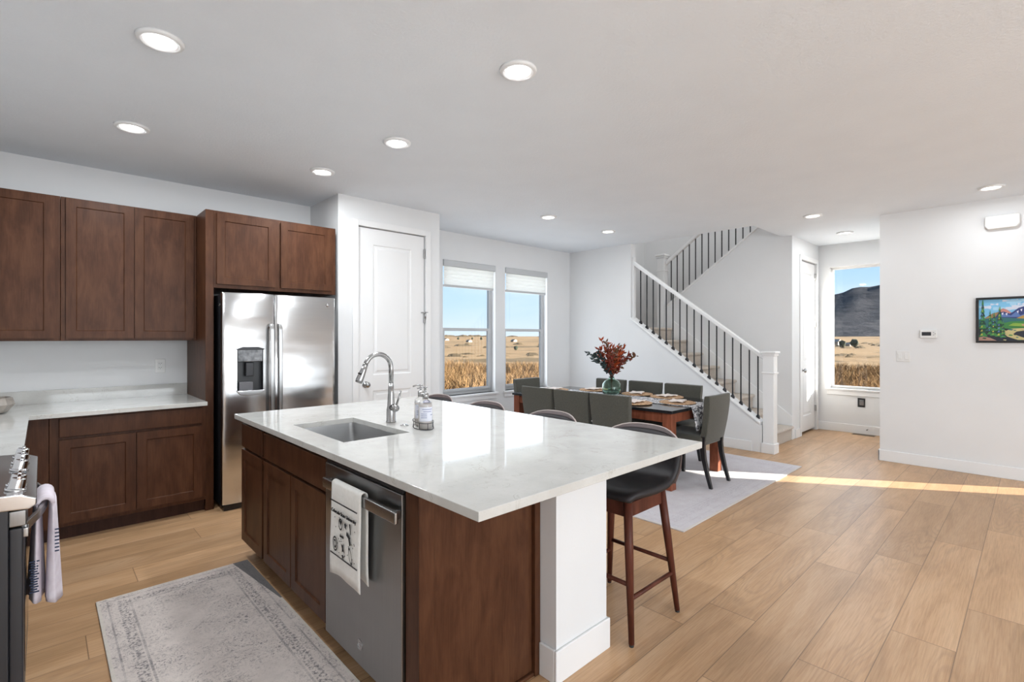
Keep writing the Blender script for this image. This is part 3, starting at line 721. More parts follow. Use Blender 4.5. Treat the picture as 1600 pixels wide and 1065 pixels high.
# ------------------------------------------------------------------ refrigerator
FD = 4.45
fr = thing('refrigerator', 'stainless side by side refrigerator with ice dispenser in the left door', 'refrigerator', (1.5, 4.85, 0))
FX0, FX1 = 1.045, 1.965; FM = 1.437
bm = NB(); box(bm, FX0 + .006, FX1 - .006, FD + .065, 5.22, .03, 1.745); obj('cabinet_body', bm, M['fridge_side'], fr, world=True, bevel=.006)
for xx in (FX0 + .05, FX1 - .05):
    for yy in (4.60, 5.15): bm = NB(); lathe(bm, [(.02, 0), (.02, .03)], (xx, yy, 0), 10); obj('foot', bm, M['black'], fr, world=True)
bm = NB(); box(bm, FX0 + .015, FX1 - .015, FD + .03, FD + .065, .0, .05); obj('grille', bm, M['black'], fr, world=True, bevel=.004)
def curved_door(x0, x1, z0, z1, hole=None, bulge=.018):
    bm = NB(); n = 14
    ys = lambda x_: FD + .012 - bulge * max(0.0, 1 - ((x_ - (x0 + x1) / 2) / ((x1 - x0) / 2)) ** 2) ** .6 * .9
    xs = [x0 + (x1 - x0) * (.5 - .5 * math.cos(PI * i / n)) for i in range(n + 1)]
    if hole: xs = sorted(set([x for x in xs if not (abs(x - hole[0]) < .008 or abs(x - hole[1]) < .008)] + [hole[0], hole[1]]))
    zs = [z0, z0 + .01] + ([hole[2], hole[3]] if hole else []) + [z1 - .01, z1]
    F = {}
    for x_ in xs:
        for z_ in zs: F[(x_, z_)] = bm.verts.new((x_, ys(x_) + (.006 if z_ in (z0, z1) else 0), z_))
    B = {}
    for x_ in xs:
        for z_ in (z0, z1): B[(x_, z_)] = bm.verts.new((x_, FD + .062, z_))
    for i in range(len(xs) - 1):
        for j in range(len(zs) - 1):
            if hole and hole[0] <= xs[i] < hole[1] - 1e-6 and zs[j] == hole[2]: continue
            bm.faces.new((F[(xs[i], zs[j])], F[(xs[i + 1], zs[j])], F[(xs[i + 1], zs[j + 1])], F[(xs[i], zs[j + 1])]))
        bm.faces.new((B[(xs[i], z0)], B[(xs[i + 1], z0)], F[(xs[i + 1], z0)], F[(xs[i], z0)]))
        bm.faces.new((F[(xs[i], z1)], F[(xs[i + 1], z1)], B[(xs[i + 1], z1)], B[(xs[i], z1)]))
        bm.faces.new((B[(xs[i], z0)], B[(xs[i], z1)], B[(xs[i + 1], z1)], B[(xs[i + 1], z0)]))
    for x_ in (xs[0], xs[-1]):
        bm.faces.new([F[(x_, z_)] for z_ in zs] + [B[(x_, z1)], B[(x_, z0)]])
    bmesh.ops.recalc_face_normals(bm, faces=bm.faces)
    return bm
HL = (1.148, 1.345, .955, 1.305)
ld = obj('freezer_door', curved_door(FX0, FM - .004, .055, 1.757, HL), M['steel'], fr, world=True, smooth=True)
rd = obj('fridge_door', curved_door(FM + .004, FX1, .055, 1.757), M['steel'], fr, world=True, smooth=True)
for o in (ld, rd):
    md = o.modifiers.new('es', 'EDGE_SPLIT'); md.split_angle = math.radians(40)
# dispenser
bm = NB(); x0, x1, z0, z1 = HL
dep = FD + .055
def openbox(bm, x0, x1, yf, yb, z0, z1):
    v = [bm.verts.new(p) for p in ((x0, yf, z0), (x1, yf, z0), (x1, yf, z1), (x0, yf, z1), (x0, yb, z0), (x1, yb, z0), (x1, yb, z1), (x0, yb, z1))]
    for f in ((0, 1, 5, 4), (1, 2, 6, 5), (2, 3, 7, 6), (3, 0, 4, 7), (4, 5, 6, 7)): bm.faces.new([v[i] for i in f])
openbox(bm, x0, x1, FD - .002, dep, z0, z1); obj('dispenser_recess', bm, M['black'], ld, world=True)
bm = NB(); box(bm, x0 + .003, x1 - .003, FD - .006, FD + .03, 1.195, z1 - .004); obj('dispenser_panel', bm, noisy('smoked_plastic_film', (.03, .03, .032), (.22, .22, .23), 28, .12), ld, world=True, bevel=.006)
bm = NB(); box(bm, 1.215, 1.275, FD + .005, FD + .035, 1.075, 1.19); obj('dispenser_paddle', bm, M['fridge_side'], ld, world=True, bevel=.006)
bm = NB(); box(bm, x0 + .015, x0 + .12, FD + .0, FD + .045, z0 + .004, z0 + .075); obj('drip_step', bm, simple('grey_plastic', (.11, .11, .12), .35), ld, world=True, bevel=.004)
bm = NB()
prism(bm, [(x0 - .012, z0 + .012), (x0 + .02, z0 - .028), ((x0 + x1) / 2, z0 - .04), (x1 - .02, z0 - .028), (x1 + .012, z0 + .012), (x1, z0 + .006), (x0, z0 + .006)], 'y', FD - .014, FD + .02)
obj('dispenser_lip', bm, M['steel_plain'], ld, world=True, bevel=.003)
bm = NB(); prism(bm, [(x0 - .012, z1 - .006), (x0 + .04, z1 + .012), (x1 - .04, z1 + .012), (x1 + .012, z1 - .006), (x1, z1 - .012), (x0, z1 - .012)], 'y', FD - .010, FD + .02)
obj('dispenser_hood', bm, M['fridge_side'], ld, world=True, bevel=.003)
for xx, par in ((FM - .032, ld), (FM + .034, rd)):
    bm = NB()
    prof = [(FD + .0, .60), (FD - .038, .61), (FD - .050, .66), (FD - .055, 1.05), (FD - .050, 1.46), (FD - .038, 1.505), (FD + .0, 1.515)]
    inn = [(FD + .0, .63), (FD - .026, .635), (FD - .034, .67), (FD - .039, 1.05), (FD - .034, 1.45), (FD - .026, 1.48), (FD + .0, 1.485)]
    rings = [[(xx - .015, a[0], a[1]), (xx + .015, a[0], a[1]), (xx + .015, b_[0], b_[1]), (xx - .015, b_[0], b_[1])] for a, b_ in zip(prof, inn)]
    loft(bm, rings); obj('handle', bm, M['steel_plain'], par, world=True, bevel=.004)
bm = NB(); lathe(bm, [(.0, 0), (.016, 0), (.016, .003), (.0, .0035)], seg=20); xf(bm, Matrix.Translation((1.895, FD - .002, 1.69)) @ Matrix.Rotation(PI / 2, 4, 'X'))
obj('round_badge', bm, M['chrome'], rd, world=True, smooth=True)
bm = NB(); lathe(bm, [(.009, 0), (.009, .008)], (0, 0, 0), 12); xf(bm, Matrix.Translation((FX0 + .004, FD + .10, 1.66)) @ Matrix.Rotation(-PI / 2, 4, 'Y')); obj('side_screw', bm, M['chrome'], fr, world=True)

# ------------------------------------------------------------------ range
rg = thing('range', 'stainless slide in range with front control knobs at the left edge', 'oven', (-.38, 2.58, 0))
RY0, RY1 = 2.19, 2.955
bm = NB(); box(bm, LX + .02, -.075, RY0 + .004, RY1 - .004, .02, .875); obj('oven_body', bm, M['fridge_side'], rg, world=True, bevel=.004)
bm = NB(); box(bm, LX + .02, -.16, RY0, RY1, .875, .905); obj('glass_cooktop', bm, M['table_top'], rg, world=True, bevel=.004)
bm = NB(); prism(bm, [(-.16, .865), (-.16, .912), (-.05, .905), (-.012, .888), (-.012, .868), (-.03, .855)], 'y', RY0, RY1 - .01); obj('control_panel', bm, M['steel'], rg, world=True, bevel=.004)
bm = NB(); box(bm, -.125, -.04, 2.36, 2.56, .9025, .9068); xf(bm, Matrix.Identity(4)); obj('control_display', bm, M['table_top'], rg, world=True, bevel=.001)
for yy in (2.27, 2.335, 2.60, 2.74, 2.86):
    bm = NB(); lathe(bm, [(.0, 0), (.027, 0), (.027, .006), (.021, .008), (.019, .036), (.016, .040), (.0, .040)], seg=16)
    box(bm, -.005, .005, -.02, .02, .036, .047)
    xf(bm, Matrix.Translation((-.062, yy, .904)) @ Matrix.Rotation(math.radians(12), 4, 'Y')); obj('knob', bm, M['chrome'], rg, world=True, bevel=.002)
od = obj('oven_door', (lambda bm: (box(bm, -.075, -.042, RY0 + .008, RY1 - .012, .20, .80), bm)[1])(NB()), M['fridge_side'], rg, world=True, bevel=.006)
bm = NB(); box(bm, -.041, -.040, RY0 + .10, RY1 - .10, .30, .66); obj('oven_window', bm, M['table_top'], od, world=True)
bm = NB(); box(bm, -.075, -.035, RY0 + .004, RY1 - .008, .805, .855); obj('vent_trim', bm, M['steel_dark'], rg, world=True, bevel=.004)
bm = NB(); box(bm, -.075, -.048, RY0 + .008, RY1 - .012, .04, .19); obj('storage_drawer', bm, M['fridge_side'], rg, world=True, bevel=.005)
bm = NB()
pts = [(-.042 + (.052 * math.sin(PI * min(1, max(0, u)) )) ** 1.0, 2.235 + (2.915 - 2.235) * u) for u in [i / 16 for i in range(17)]]
rings = []
for (x_, y_) in pts: rings.append([(x_ - .004, y_, .775), (x_ + .008, y_, .775), (x_ + .008, y_, .805), (x_ - .004, y_, .805)])
loft(bm, rings)
box(bm, -.045, -.03, 2.205, 2.245, .765, .795); box(bm, -.045, -.03, 2.90, 2.94, .765, .795)
obj('handle', bm, M['steel_plain'], od, world=True, bevel=.003)

def towel(name, label, axis_y0, axis_y1, xbar, ztop, half, zf, zbk, mat, wav=.004, group=None, flare=0.0):
    """cloth folded over a bar running along Y; front falls on the +side given by half sign"""
    t_ = thing(name, label, 'towel', (xbar, (axis_y0 + axis_y1) / 2, zf), group=group)
    bm = NB(); nv = 22; nu = 12
    path = []
    L = ztop - zf; Lb = ztop - zbk
    for i in range(9): path.append((half, zbk + Lb * i / 9 * .97, 0))
    for i in range(7):
        a = PI * i / 6; path.append((half * math.cos(a), ztop - abs(half) + abs(half) * math.sin(a) * .9, 1))
    for i in range(1, 12): path.append((-half, ztop - abs(half) - (L - abs(half)) * i / 11, 2))
    V = []
    for k, (dx, z_, seg_) in enumerate(path):
        row = []
        fl = 0 if seg_ == 1 else (1 - (z_ - min(zf, zbk)) / L)
        for j in range(nu + 1):
            u = j / nu
            wv = wav * math.sin(u * 9 + 1.3 * (seg_ == 2)) * fl * 2.2
            dz = (.012 * math.sin(u * PI) - .012) * fl
            yy_ = axis_y0 + (axis_y1 - axis_y0) * u + (.006 * math.sin(z_ * 14)) * fl
            row.append(bm.verts.new((xbar + dx * (1 + flare * fl) + wv - (.006 * fl if dx < 0 else -.004 * fl), yy_, z_ + dz)))
        V.append(row)
    for a, b_ in zip(V, V[1:]):
        for j in range(nu): bm.faces.new((a[j], a[j + 1], b_[j + 1], b_[j]))
    cl = obj('cloth', bm, mat, t_, world=True, smooth=True, solidify=.003, soloff=0)
    return t_, cl
t2 = thing('dish_towel', 'pale pink printed dish towel hanging from the range handle', 'towel', (.012, 2.55, .44), group='dish towels')
bm = NB()
def drape(cx0, cx1, z0, z1, ph):
    rings = []
    for i in range(15):
        v = i / 14; z_ = z1 + (z0 - z1) * v; cx = cx0 + (cx1 - cx0) * v; ring = []
        for k in range(36):
            a_ = 2 * PI * k / 36; wv = (.0035 * math.sin(3 * a_ + ph) + .002 * math.sin(7 * a_ + ph * 2)) * (.3 + v)
            ring.append((cx + (.010 + .013 * v + wv) * math.cos(a_), 2.55 + (.108 - .012 * v + wv) * math.sin(a_), z_ + (.006 * math.sin(a_ * 2) if i == 14 else 0)))
        rings.append(ring)
    loft(bm, rings)
drape(-.012, -.016, .45, .80, .4); drape(.029, .030, .435, .80, 2.1)
rings = []
for i in range(9):
    a_ = PI * i / 8; px_, pz_ = .009 - .021 * math.cos(a_), .799 + .023 * math.sin(a_)
    rings.append([(px_ - .006 * math.cos(a_), 2.445, pz_ + .006 * math.sin(a_)), (px_ - .006 * math.cos(a_), 2.655, pz_ + .006 * math.sin(a_)), (px_ + .006 * math.cos(a_), 2.655, pz_ - .006 * math.sin(a_)), (px_ + .006 * math.cos(a_), 2.445, pz_ - .006 * math.sin(a_))])
loft(bm, rings)
cl2 = obj('cloth', bm, M['towel_pink'], t2, world=True, smooth=True)
bm = NB()
def edge_print(lines):
    bm = NB()
    for (x_, y0, x1_, z_) in lines: box(bm, x_, x1_, y0, y0 + .002, z_, z_ + .0045)
    obj('print', bm, M['ink_blue'], cl2, world=True)
edge_print([(-.032 + .004 * abs(math.sin(k * 2.1)), 2.4455, -.006 - .006 * abs(math.sin(k * 1.3)), .60 - k * .009) for k in range(13)])
edge_print([(.034, 2.4455, .046, .70 - k * .013) for k in range(7)])
# ================================================================== ISLAND
IX0, IX1, IY0, IY1 = .888, 2.241, 1.074, 3.505
IF = .925
i1 = thing('island_cabinet', 'narrow stained brown island cabinet with one drawer above one door at the far end', 'cabinet', (1.2, 3.28, 0), group='island cabinets')
bm = NB(); box(bm, IF + .02, 1.508, 3.07, 3.49, .10, .878); obj('cabinet_body', bm, M['cabinet'], i1, world=True, bevel=.002)
bm = NB(); box(bm, IF + .09, IF + .10, 3.07, 3.49, 0, .10); obj('toe_kick', bm, M['cabinet_dark'], i1, world=True)
def place_mx(bm, x, y1, z): return place(bm, x, y1, z, '-x')
add_slab(i1, .40, .145, IF, 3.485, .705, '-x'); add_door(i1, .40, .575, IF, 3.485, .113, '-x')
i2 = thing('island_cabinet', 'wide stained brown island sink cabinet with false drawer and two doors', 'cabinet', (1.2, 2.62, 0), group='island cabinets')
bm = NB(); box(bm, IF + .02, 1.508, 2.19, 3.068, .10, .64); box(bm, IF + .02, IF + .04, 2.19, 3.068, .64, .878); obj('cabinet_body', bm, M['cabinet'], i2, world=True, bevel=.002)
bm = NB(); box(bm, IF + .09, IF + .10, 2.19, 3.068, 0, .10); obj('toe_kick', bm, M['cabinet_dark'], i2, world=True)
add_slab(i2, .855, .145, IF, 3.055, .705, '-x', 'drawer_front'); add_door(i2, .423, .575, IF, 3.055, .113, '-x'); add_door(i2, .423, .575, IF, 2.623, .113, '-x')
# dishwasher
dw = thing('dishwasher', 'slate stainless dishwasher with bar handle built into the island', 'dishwasher', (1.2, 1.86, 0))
DY0, DY1 = 1.528, 2.182
bm = NB(); box(bm, IF + .03, 1.50, DY0, DY1, .08, .865); obj('tub', bm, M['black'], dw, world=True)
bm = NB(); box(bm, IF + .06, IF + .07, DY0, DY1, .0, .10); obj('kick_plate', bm, M['black'], dw, world=True)
dd = obj('dishwasher_door', (lambda bm: (box(bm, IF - .008, IF + .03, DY0 + .004, DY1 - .004, .095, .845), bm)[1])(NB()), M['steel_dark'], dw, world=True, bevel=.004)
bm = NB(); box(bm, IF - .002, IF + .028, DY0 + .006, DY1 - .006, .8455, .862); obj('control_strip', bm, M['black'], dw, world=True, bevel=.002)
bm = NB(); xh = IF - .040
box(bm, xh - .008, xh + .006, 1.51, 2.115, .755, .797); box(bm, xh + .006, IF - .0085, 1.535, 1.55, .76, .792); box(bm, xh + .006, IF - .0085, 2.085, 2.10, .76, .792)
obj('handle', bm, M['steel_plain'], dd, world=True, bevel=.004)
bm = NB(); lathe(bm, [(.0, 0), (.021, 0), (.021, .0025), (.018, .003), (.018, .002), (.0, .002)], seg=28); xf(bm, Matrix.Translation((IF - .008, 1.845, .18)) @ Matrix.Rotation(-PI / 2, 4, 'Y'))
bg_ = obj('round_badge', bm, M['steel_plain'], dd, world=True, smooth=False)
bm = text_mesh('GE', .017, .0004); xf(bm, Matrix.Translation((IF - .0106, 1.845, .18)) @ Matrix.Rotation(-PI / 2, 4, 'Z') @ Matrix.Rotation(PI / 2, 4, 'X')); obj('badge_letters', bm, M['chrome'], bg_, world=True)
# end panel with stile
ep = thing('island_end_panel', 'stained brown wood end panel closing the near end of the island', 'panel', (1.22, 1.44, 0))
bm = NB(); box(bm, IF + .004, 1.508, 1.440, 1.525, .0, .878); obj('panel_core', bm, M['cabinet'], ep, world=True, bevel=.001)
bm = NB(); box(bm, IF, IF + .062, 1.433, 1.4398, .0, .878); obj('stile', bm, M['cabinet'], ep, world=True, bevel=.002)
bm = NB(); box(bm, 1.475, 1.507, 1.420, 1.4398, .0, .878); obj('edge_strip', bm, M['cabinet'], ep, world=True, bevel=.002)
bm = NB(); box(bm, IF + .01, 1.475, 1.424, 1.4395, 0, .016); obj('shoe_molding', bm, M['cabinet'], ep, world=True, bevel=.004)
# white column and pony wall
pw = thing('island_support_wall', 'white painted island pony wall with end column and baseboard carrying the overhang', 'half wall', (1.68, 2.4, 0))
bm = NB(); box(bm, 1.51, 1.850, 1.335, 1.60, 0, .878); box(bm, 1.51, 1.64, 1.60, 3.49, 0, .878); bmesh.ops.remove_doubles(bm, verts=bm.verts, dist=1e-5)
obj('wall_body', bm, M['wall'], pw, world=True)
bm = NB()
box(bm, 1.497, 1.863, 1.322, 1.335, 0, .135); box(bm, 1.850, 1.863, 1.335, 1.613, 0, .135); box(bm, 1.64, 1.850, 1.60, 1.613, 0, .135); box(bm, 1.64, 1.653, 1.613, 3.49, 0, .135); box(bm, 1.497, 1.51, 1.335, 1.419, 0, .135)
obj('column_baseboard', bm, M['trim'], pw, world=True, bevel=.004)
# counter with sink cut-out
SNK = (1.02, 1.375, 2.215, 2.86)
ic = thing('island_countertop', 'large white speckled quartz island countertop with sink cut out', 'countertop', ((IX0 + IX1) / 2, (IY0 + IY1) / 2, .88))
bm = NB()
xs = [IX0, SNK[0], SNK[1], IX1]; ys = [IY0, SNK[2], SNK[3], IY1]
vt = {}; vb = {}
for a in xs:
    for b_ in ys: vt[a, b_] = bm.verts.new((a, b_, .91)); vb[a, b_] = bm.verts.new((a, b_, .880))
for i in range(3):
    for j in range(3):
        if i == 1 and j == 1: continue
        q = [(xs[i], ys[j]), (xs[i + 1], ys[j]), (xs[i + 1], ys[j + 1]), (xs[i], ys[j + 1])]
        bm.faces.new([vt[k] for k in q]); bm.faces.new([vb[k] for k in q][::-1])
for i in range(3):
    for a, b_ in (((xs[i], ys[0]), (xs[i + 1], ys[0])), ((xs[i + 1], ys[3]), (xs[i], ys[3])), ((xs[3], ys[i]), (xs[3], ys[i + 1])), ((xs[0], ys[i + 1]), (xs[0], ys[i]))):
        bm.faces.new((vb[a], vb[b_], vt[b_], vt[a]))
for a, b_ in (((xs[1], ys[1]), (xs[2], ys[1])), ((xs[2], ys[1]), (xs[2], ys[2])), ((xs[2], ys[2]), (xs[1], ys[2])), ((xs[1], ys[2]), (xs[1], ys[1]))):
    bm.faces.new((vt[a], vt[b_], vb[b_], vb[a]))
bmesh.ops.recalc_face_normals(bm, faces=bm.faces)
obj('counter_slab', bm, M['quartz'], ic, world=True, bevel=.0025)
sk = thing('undermount_sink', 'rectangular stainless undermount sink set in the island counter', 'sink', (1.2, 2.54, .66))
bm = NB()
def rr(x0, x1, y0, y1, r, z, n=5):
    p = []
    for cx, cy, a0 in ((x1 - r, y1 - r, 0), (x0 + r, y1 - r, PI / 2), (x0 + r, y0 + r, PI), (x1 - r, y0 + r, 1.5 * PI)):
        for i in range(n + 1): a = a0 + PI / 2 * i / n; p.append((cx + r * math.cos(a), cy + r * math.sin(a), z))
    return p
o_ = .003
rings = [rr(SNK[0] - .03, SNK[1] + .03, SNK[2] - .03, SNK[3] + .03, .04, .8795), rr(SNK[0] - o_, SNK[1] + o_, SNK[2] - o_, SNK[3] + o_, .025, .8795), rr(SNK[0] - o_, SNK[1] + o_, SNK[2] - o_, SNK[3] + o_, .025, .70), rr(SNK[0] + .02, SNK[1] - .02, SNK[2] + .02, SNK[3] - .02, .03, .672)]
V = [[bm.verts.new(p) for p in r] for r in rings]
for a, b_ in zip(V, V[1:]):
    for i in range(len(a)): bm.faces.new((a[i], a[(i + 1) % len(a)], b_[(i + 1) % len(a)], b_[i]))
bm.faces.new(V[-1]); bmesh.ops.recalc_face_normals(bm, faces=bm.faces); bmesh.ops.reverse_faces(bm, faces=bm.faces)
obj('basin', bm, M['sink_steel'], sk, world=True, smooth=False, solidify=.0012, soloff=0)
bm = NB(); lathe(bm, [(.0, .001), (.045, .001), (.045, .004), (.03, .002), (.0, .002)], (1.2, 2.54, .672), 24); obj('drain', bm, M['chrome'], sk, world=True)
# faucet
fa = thing('faucet', 'brushed nickel pull down gooseneck faucet beside the island sink', 'faucet', (1.46, 2.555, .91))
bm = NB(); lathe(bm, [(.0, 0), (.029, 0), (.029, .006), (.026, .01), (.026, .07), (.022, .09), (.018, .16), (.0145, .225), (.0, .226)], seg=24); obj('base_body', bm, M['steel_plain'], fa, smooth=True)
bm = NB(); pts = [(0, 0, .20), (0, 0, .31)]
R_ = .082
for i in range(1, 15):
    a = PI * .90 * i / 14; pts.append((-R_ + R_ * math.cos(a), -.004 * i / 14, .31 + R_ * math.sin(a)))
obj('gooseneck', (tube(bm, pts, .0135, 14), bm)[1], M['steel_plain'], fa, smooth=True)
e_ = Vector(pts[-1]); d_ = (Vector(pts[-1]) - Vector(pts[-2])).normalized()
bm = NB(); tube(bm, [e_ - d_ * .004, e_ + d_ * .03, e_ + d_ * .09, e_ + d_ * .105], [.0145, .0155, .021, .019], 16); sh_ = obj('spray_head', bm, M['steel_plain'], fa, smooth=True)
bm = NB(); lathe(bm, [(.0, -.004), (.007, -.003), (.007, .003), (.0, .004)], (0, 0, 0), 10, 1.0, 2.6); xf(bm, Matrix.Translation(e_ + d_ * .05 + Vector((-.017, -.006, 0))) @ Matrix.Rotation(PI / 2, 4, 'Y')); obj('spray_button', bm, M['black'], sh_)
bm = NB(); tube(bm, [(.0, -.012, .085), (.0, -.062, .085)], [.02, .018], 16); tube(bm, [(.0, -.052, .09), (.01, -.066, .14), (.018, -.076, .185)], [.007, .006, .0055], 10)
obj('lever_handle', bm, M['steel_plain'], fa, smooth=True)
sw_ = thing('counter_button', 'round chrome disposal button set in the counter between faucet and soap bottles', 'button', (1.455, 2.40, .91))
bm = NB(); lathe(bm, [(.0, 0), (.022, 0), (.022, .004), (.015, .006), (.014, .004), (.012, .008), (.0, .009)], seg=20); obj('button_ring', bm, M['chrome'], sw_, smooth=True)
# soap bottles in a wire rack
def bottle(loc, label):
    t_ = thing('soap_bottle', label, 'bottle', loc, group='soap bottles on the island')
    bm = NB(); lathe(bm, [(.0, 0), (.032, 0), (.036, .006), (.036, .128), (.033, .142), (.016, .154), (.014, .162), (.0, .162)], seg=24); obj('bottle_glass', bm, M['glass'], t_, smooth=True)
    bm = NB(); lathe(bm, [(.0, .004), (.033, .004), (.033, .125), (.0, .126)], seg=20); obj('liquid', bm, M['soap'], t_, smooth=True)
    bm = NB(); lb = []
    for k in range(17):
        a = PI + PI * .15 + PI * .9 * k / 16 - .5; lb.append((.0366 * math.cos(a), .0366 * math.sin(a)))
    A = [bm.verts.new((p[0], p[1], .042)) for p in lb]; B = [bm.verts.new((p[0], p[1], .118)) for p in lb]
    for k in range(16): bm.faces.new((A[k], A[k + 1], B[k + 1], B[k]))
    lo = obj('paper_label', bm, M['label_white'], t_, smooth=True)
    bm = NB()
    for r_, (z_, k0, k1) in enumerate(((.104, 3, 13), (.092, 4, 12), (.080, 2, 8), (.070, 2, 8), (.060, 2, 8), (.074, 10, 14))):
        P0 = [(lb[k][0] * 1.012, lb[k][1] * 1.012) for k in range(k0, k1)]
        a_ = [bm.verts.new((p[0], p[1], z_)) for p in P0]; b2_ = [bm.verts.new((p[0], p[1], z_ + .0035)) for p in P0]
        for k in range(len(P0) - 1): bm.faces.new((a_[k], a_[k + 1], b2_[k + 1], b2_[k]))
    obj('label_print', bm, M['label_ink'], lo)
    bm = NB(); lathe(bm, [(.0, .160), (.017, .160), (.017, .188), (.006, .190), (.0055, .214), (.011, .216), (.011, .224), (.0, .225)], seg=18)
    tube(bm, [(0, 0, .220), (-.02, .012, .221), (-.038, .022, .214)], [.005, .0045, .004], 8); obj('pump', bm, M['steel_plain'], t_, smooth=True)
    return t_
bottle((1.485, 2.24, .912), 'clear pump soap bottle with white label, nearer of the two by the faucet')
bottle((1.525, 2.345, .912), 'clear pump soap bottle with white label, standing behind the other near the faucet')
wr = thing('wire_bottle_rack', 'thin dark wire rack holding the two soap bottles', 'rack', (1.505, 2.2925, .91))
bm = NB()
dv = Vector((.04, .105, 0)); L_ = dv.length; dn = dv.normalized(); pn = Vector((-dn.y, dn.x, 0)); ringp = []
for k in range(33):
    a = 2 * PI * k / 32; p = dn * (math.cos(a) * (L_ / 2 + .055)) + pn * (math.sin(a) * .052); ringp.append(p)
for zz in (.0025, .036): tube(bm, [(p.x, p.y, zz) for p in ringp], .0016, 6)
for k in range(0, 32, 4): tube(bm, [(ringp[k].x, ringp[k].y, .002), (ringp[k].x, ringp[k].y, .036)], .0014, 6)
obj('wire_frame', bm, M['blackmetal'], wr)
# dish towel on dishwasher
t1, cl1 = towel('dish_towel', 'white printed university dish towel hanging from the dishwasher handle', 1.745, 2.0, xh - .001, .812, .0135, .445, .462, M['towel'], wav=.0012, group='dish towels')
xfp = xh - .001 - .0135 - .0105
bm = NB()
def stamp(src, y, z, ang=0.0, extra=0.0):
    xf(src, Matrix.Translation((xfp - extra, y + .012, z - .008)) @ Matrix.Rotation(-PI / 2, 4, 'Z') @ Matrix.Rotation(PI / 2, 4, 'X') @ Matrix.Rotation(ang, 4, 'Z')); merge(bm, src)
stamp(text_mesh('Colorado State University', .0205, .0012), 1.862, .705)
stamp(text_mesh('RAMS', .013, .0012), 1.875, .618)
for z_ in (.742, .528):
    for k in range(26): box(bm, xfp - .0015, xfp + .001, 1.757 + k * .0092, 1.761 + k * .0092, z_ - .008, z_ - .003)
def disc(y, z, ry, rz_, hole=0.0, n=18, ang=0.0):
    s = NB(); o1 = [s.verts.new((ry * math.cos(2 * PI * k / n), rz_ * math.sin(2 * PI * k / n), .0008)) for k in range(n)]
    if hole:
        o2 = [s.verts.new((ry * hole * math.cos(2 * PI * k / n), rz_ * hole * math.sin(2 * PI * k / n), .0008)) for k in range(n)]
        for k in range(n): s.faces.new((o1[k], o1[(k + 1) % n], o2[(k + 1) % n], o2[k]))
    else: s.faces.new(o1)
    stamp(s, y, z, ang)
def poly(y, z, pts, ang=0.0):
    s = NB(); s.faces.new([s.verts.new((p[0], p[1], .0008)) for p in pts]); stamp(s, y, z, ang)
disc(1.885, .665, .017, .024, .72); poly(1.885, .672, [(-.013, .010), (-.006, .014), (0, .006), (.006, .014), (.013, .010), (.006, -.004), (0, -.016), (-.006, -.004)])
disc(1.935, .575, .022, .030, .78); disc(1.935, .575, .012, .018, .6)
poly(1.815, .628, [(-.026, .012), (.0, .016), (.028, -.004), (.022, -.016), (-.002, .0), (-.02, -.004)], -.6)
poly(1.80, .668, [(-.006, .02), (.006, .02), (.003, -.02), (-.003, -.02)], .2); poly(1.84, .668, [(-.012, .006), (-.002, .014), (.012, .008), (.004, 0), (.01, -.012), (-.004, -.006)])
poly(1.865, .575, [(-.012, .022), (.0, .012), (.010, .018), (.006, 0), (.012, -.02), (.0, -.01), (-.012, -.014), (-.006, .0)], .3)
disc(1.80, .565, .012, .034, .72, ang=.35); poly(1.865, .543, [(0, .008), (.012, .002), (.004, -.002), (.01, -.012), (0, -.006), (-.01, -.012), (-.004, -.002), (-.012, .002)])
for k in range(26):
    y_ = 1.752 + random.random() * .22; z_ = .54 + random.random() * .15; s_ = .0035
    poly(y_, z_, [(0, s_), (s_, 0), (0, -s_), (-s_, 0)], random.random())
obj('print', bm, M['ink'], cl1, world=True)

# ================================================================== RUGS
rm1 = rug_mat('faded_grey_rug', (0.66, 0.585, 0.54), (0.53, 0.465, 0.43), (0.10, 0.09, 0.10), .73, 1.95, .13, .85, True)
bm = NB(); box(bm, 0, .73, 0, 1.95, 0, .009); kr = obj('kitchen_rug', bm, rm1, bevel=.003); kr.location = (.205, 1.445, 0.0)
tag(kr, 'faded grey oriental runner rug on the kitchen floor in front of the island', 'rug', 'area rugs')
rm2 = rug_mat('faded_pale_rug', (0.60, 0.585, 0.61), (0.54, 0.50, 0.53), (0.40, 0.36, 0.40), 2.6, 3.3, .2, .6)
bm = NB(); box(bm, 0, 2.6, 0, 3.3, 0, .010); dg = obj('dining_rug', bm, rm2, bevel=.003); dg.location = (3.335, 1.735, 0.0)
tag(dg, 'large pale lavender grey rug under the dining table', 'rug', 'area rugs')
RZ = .010

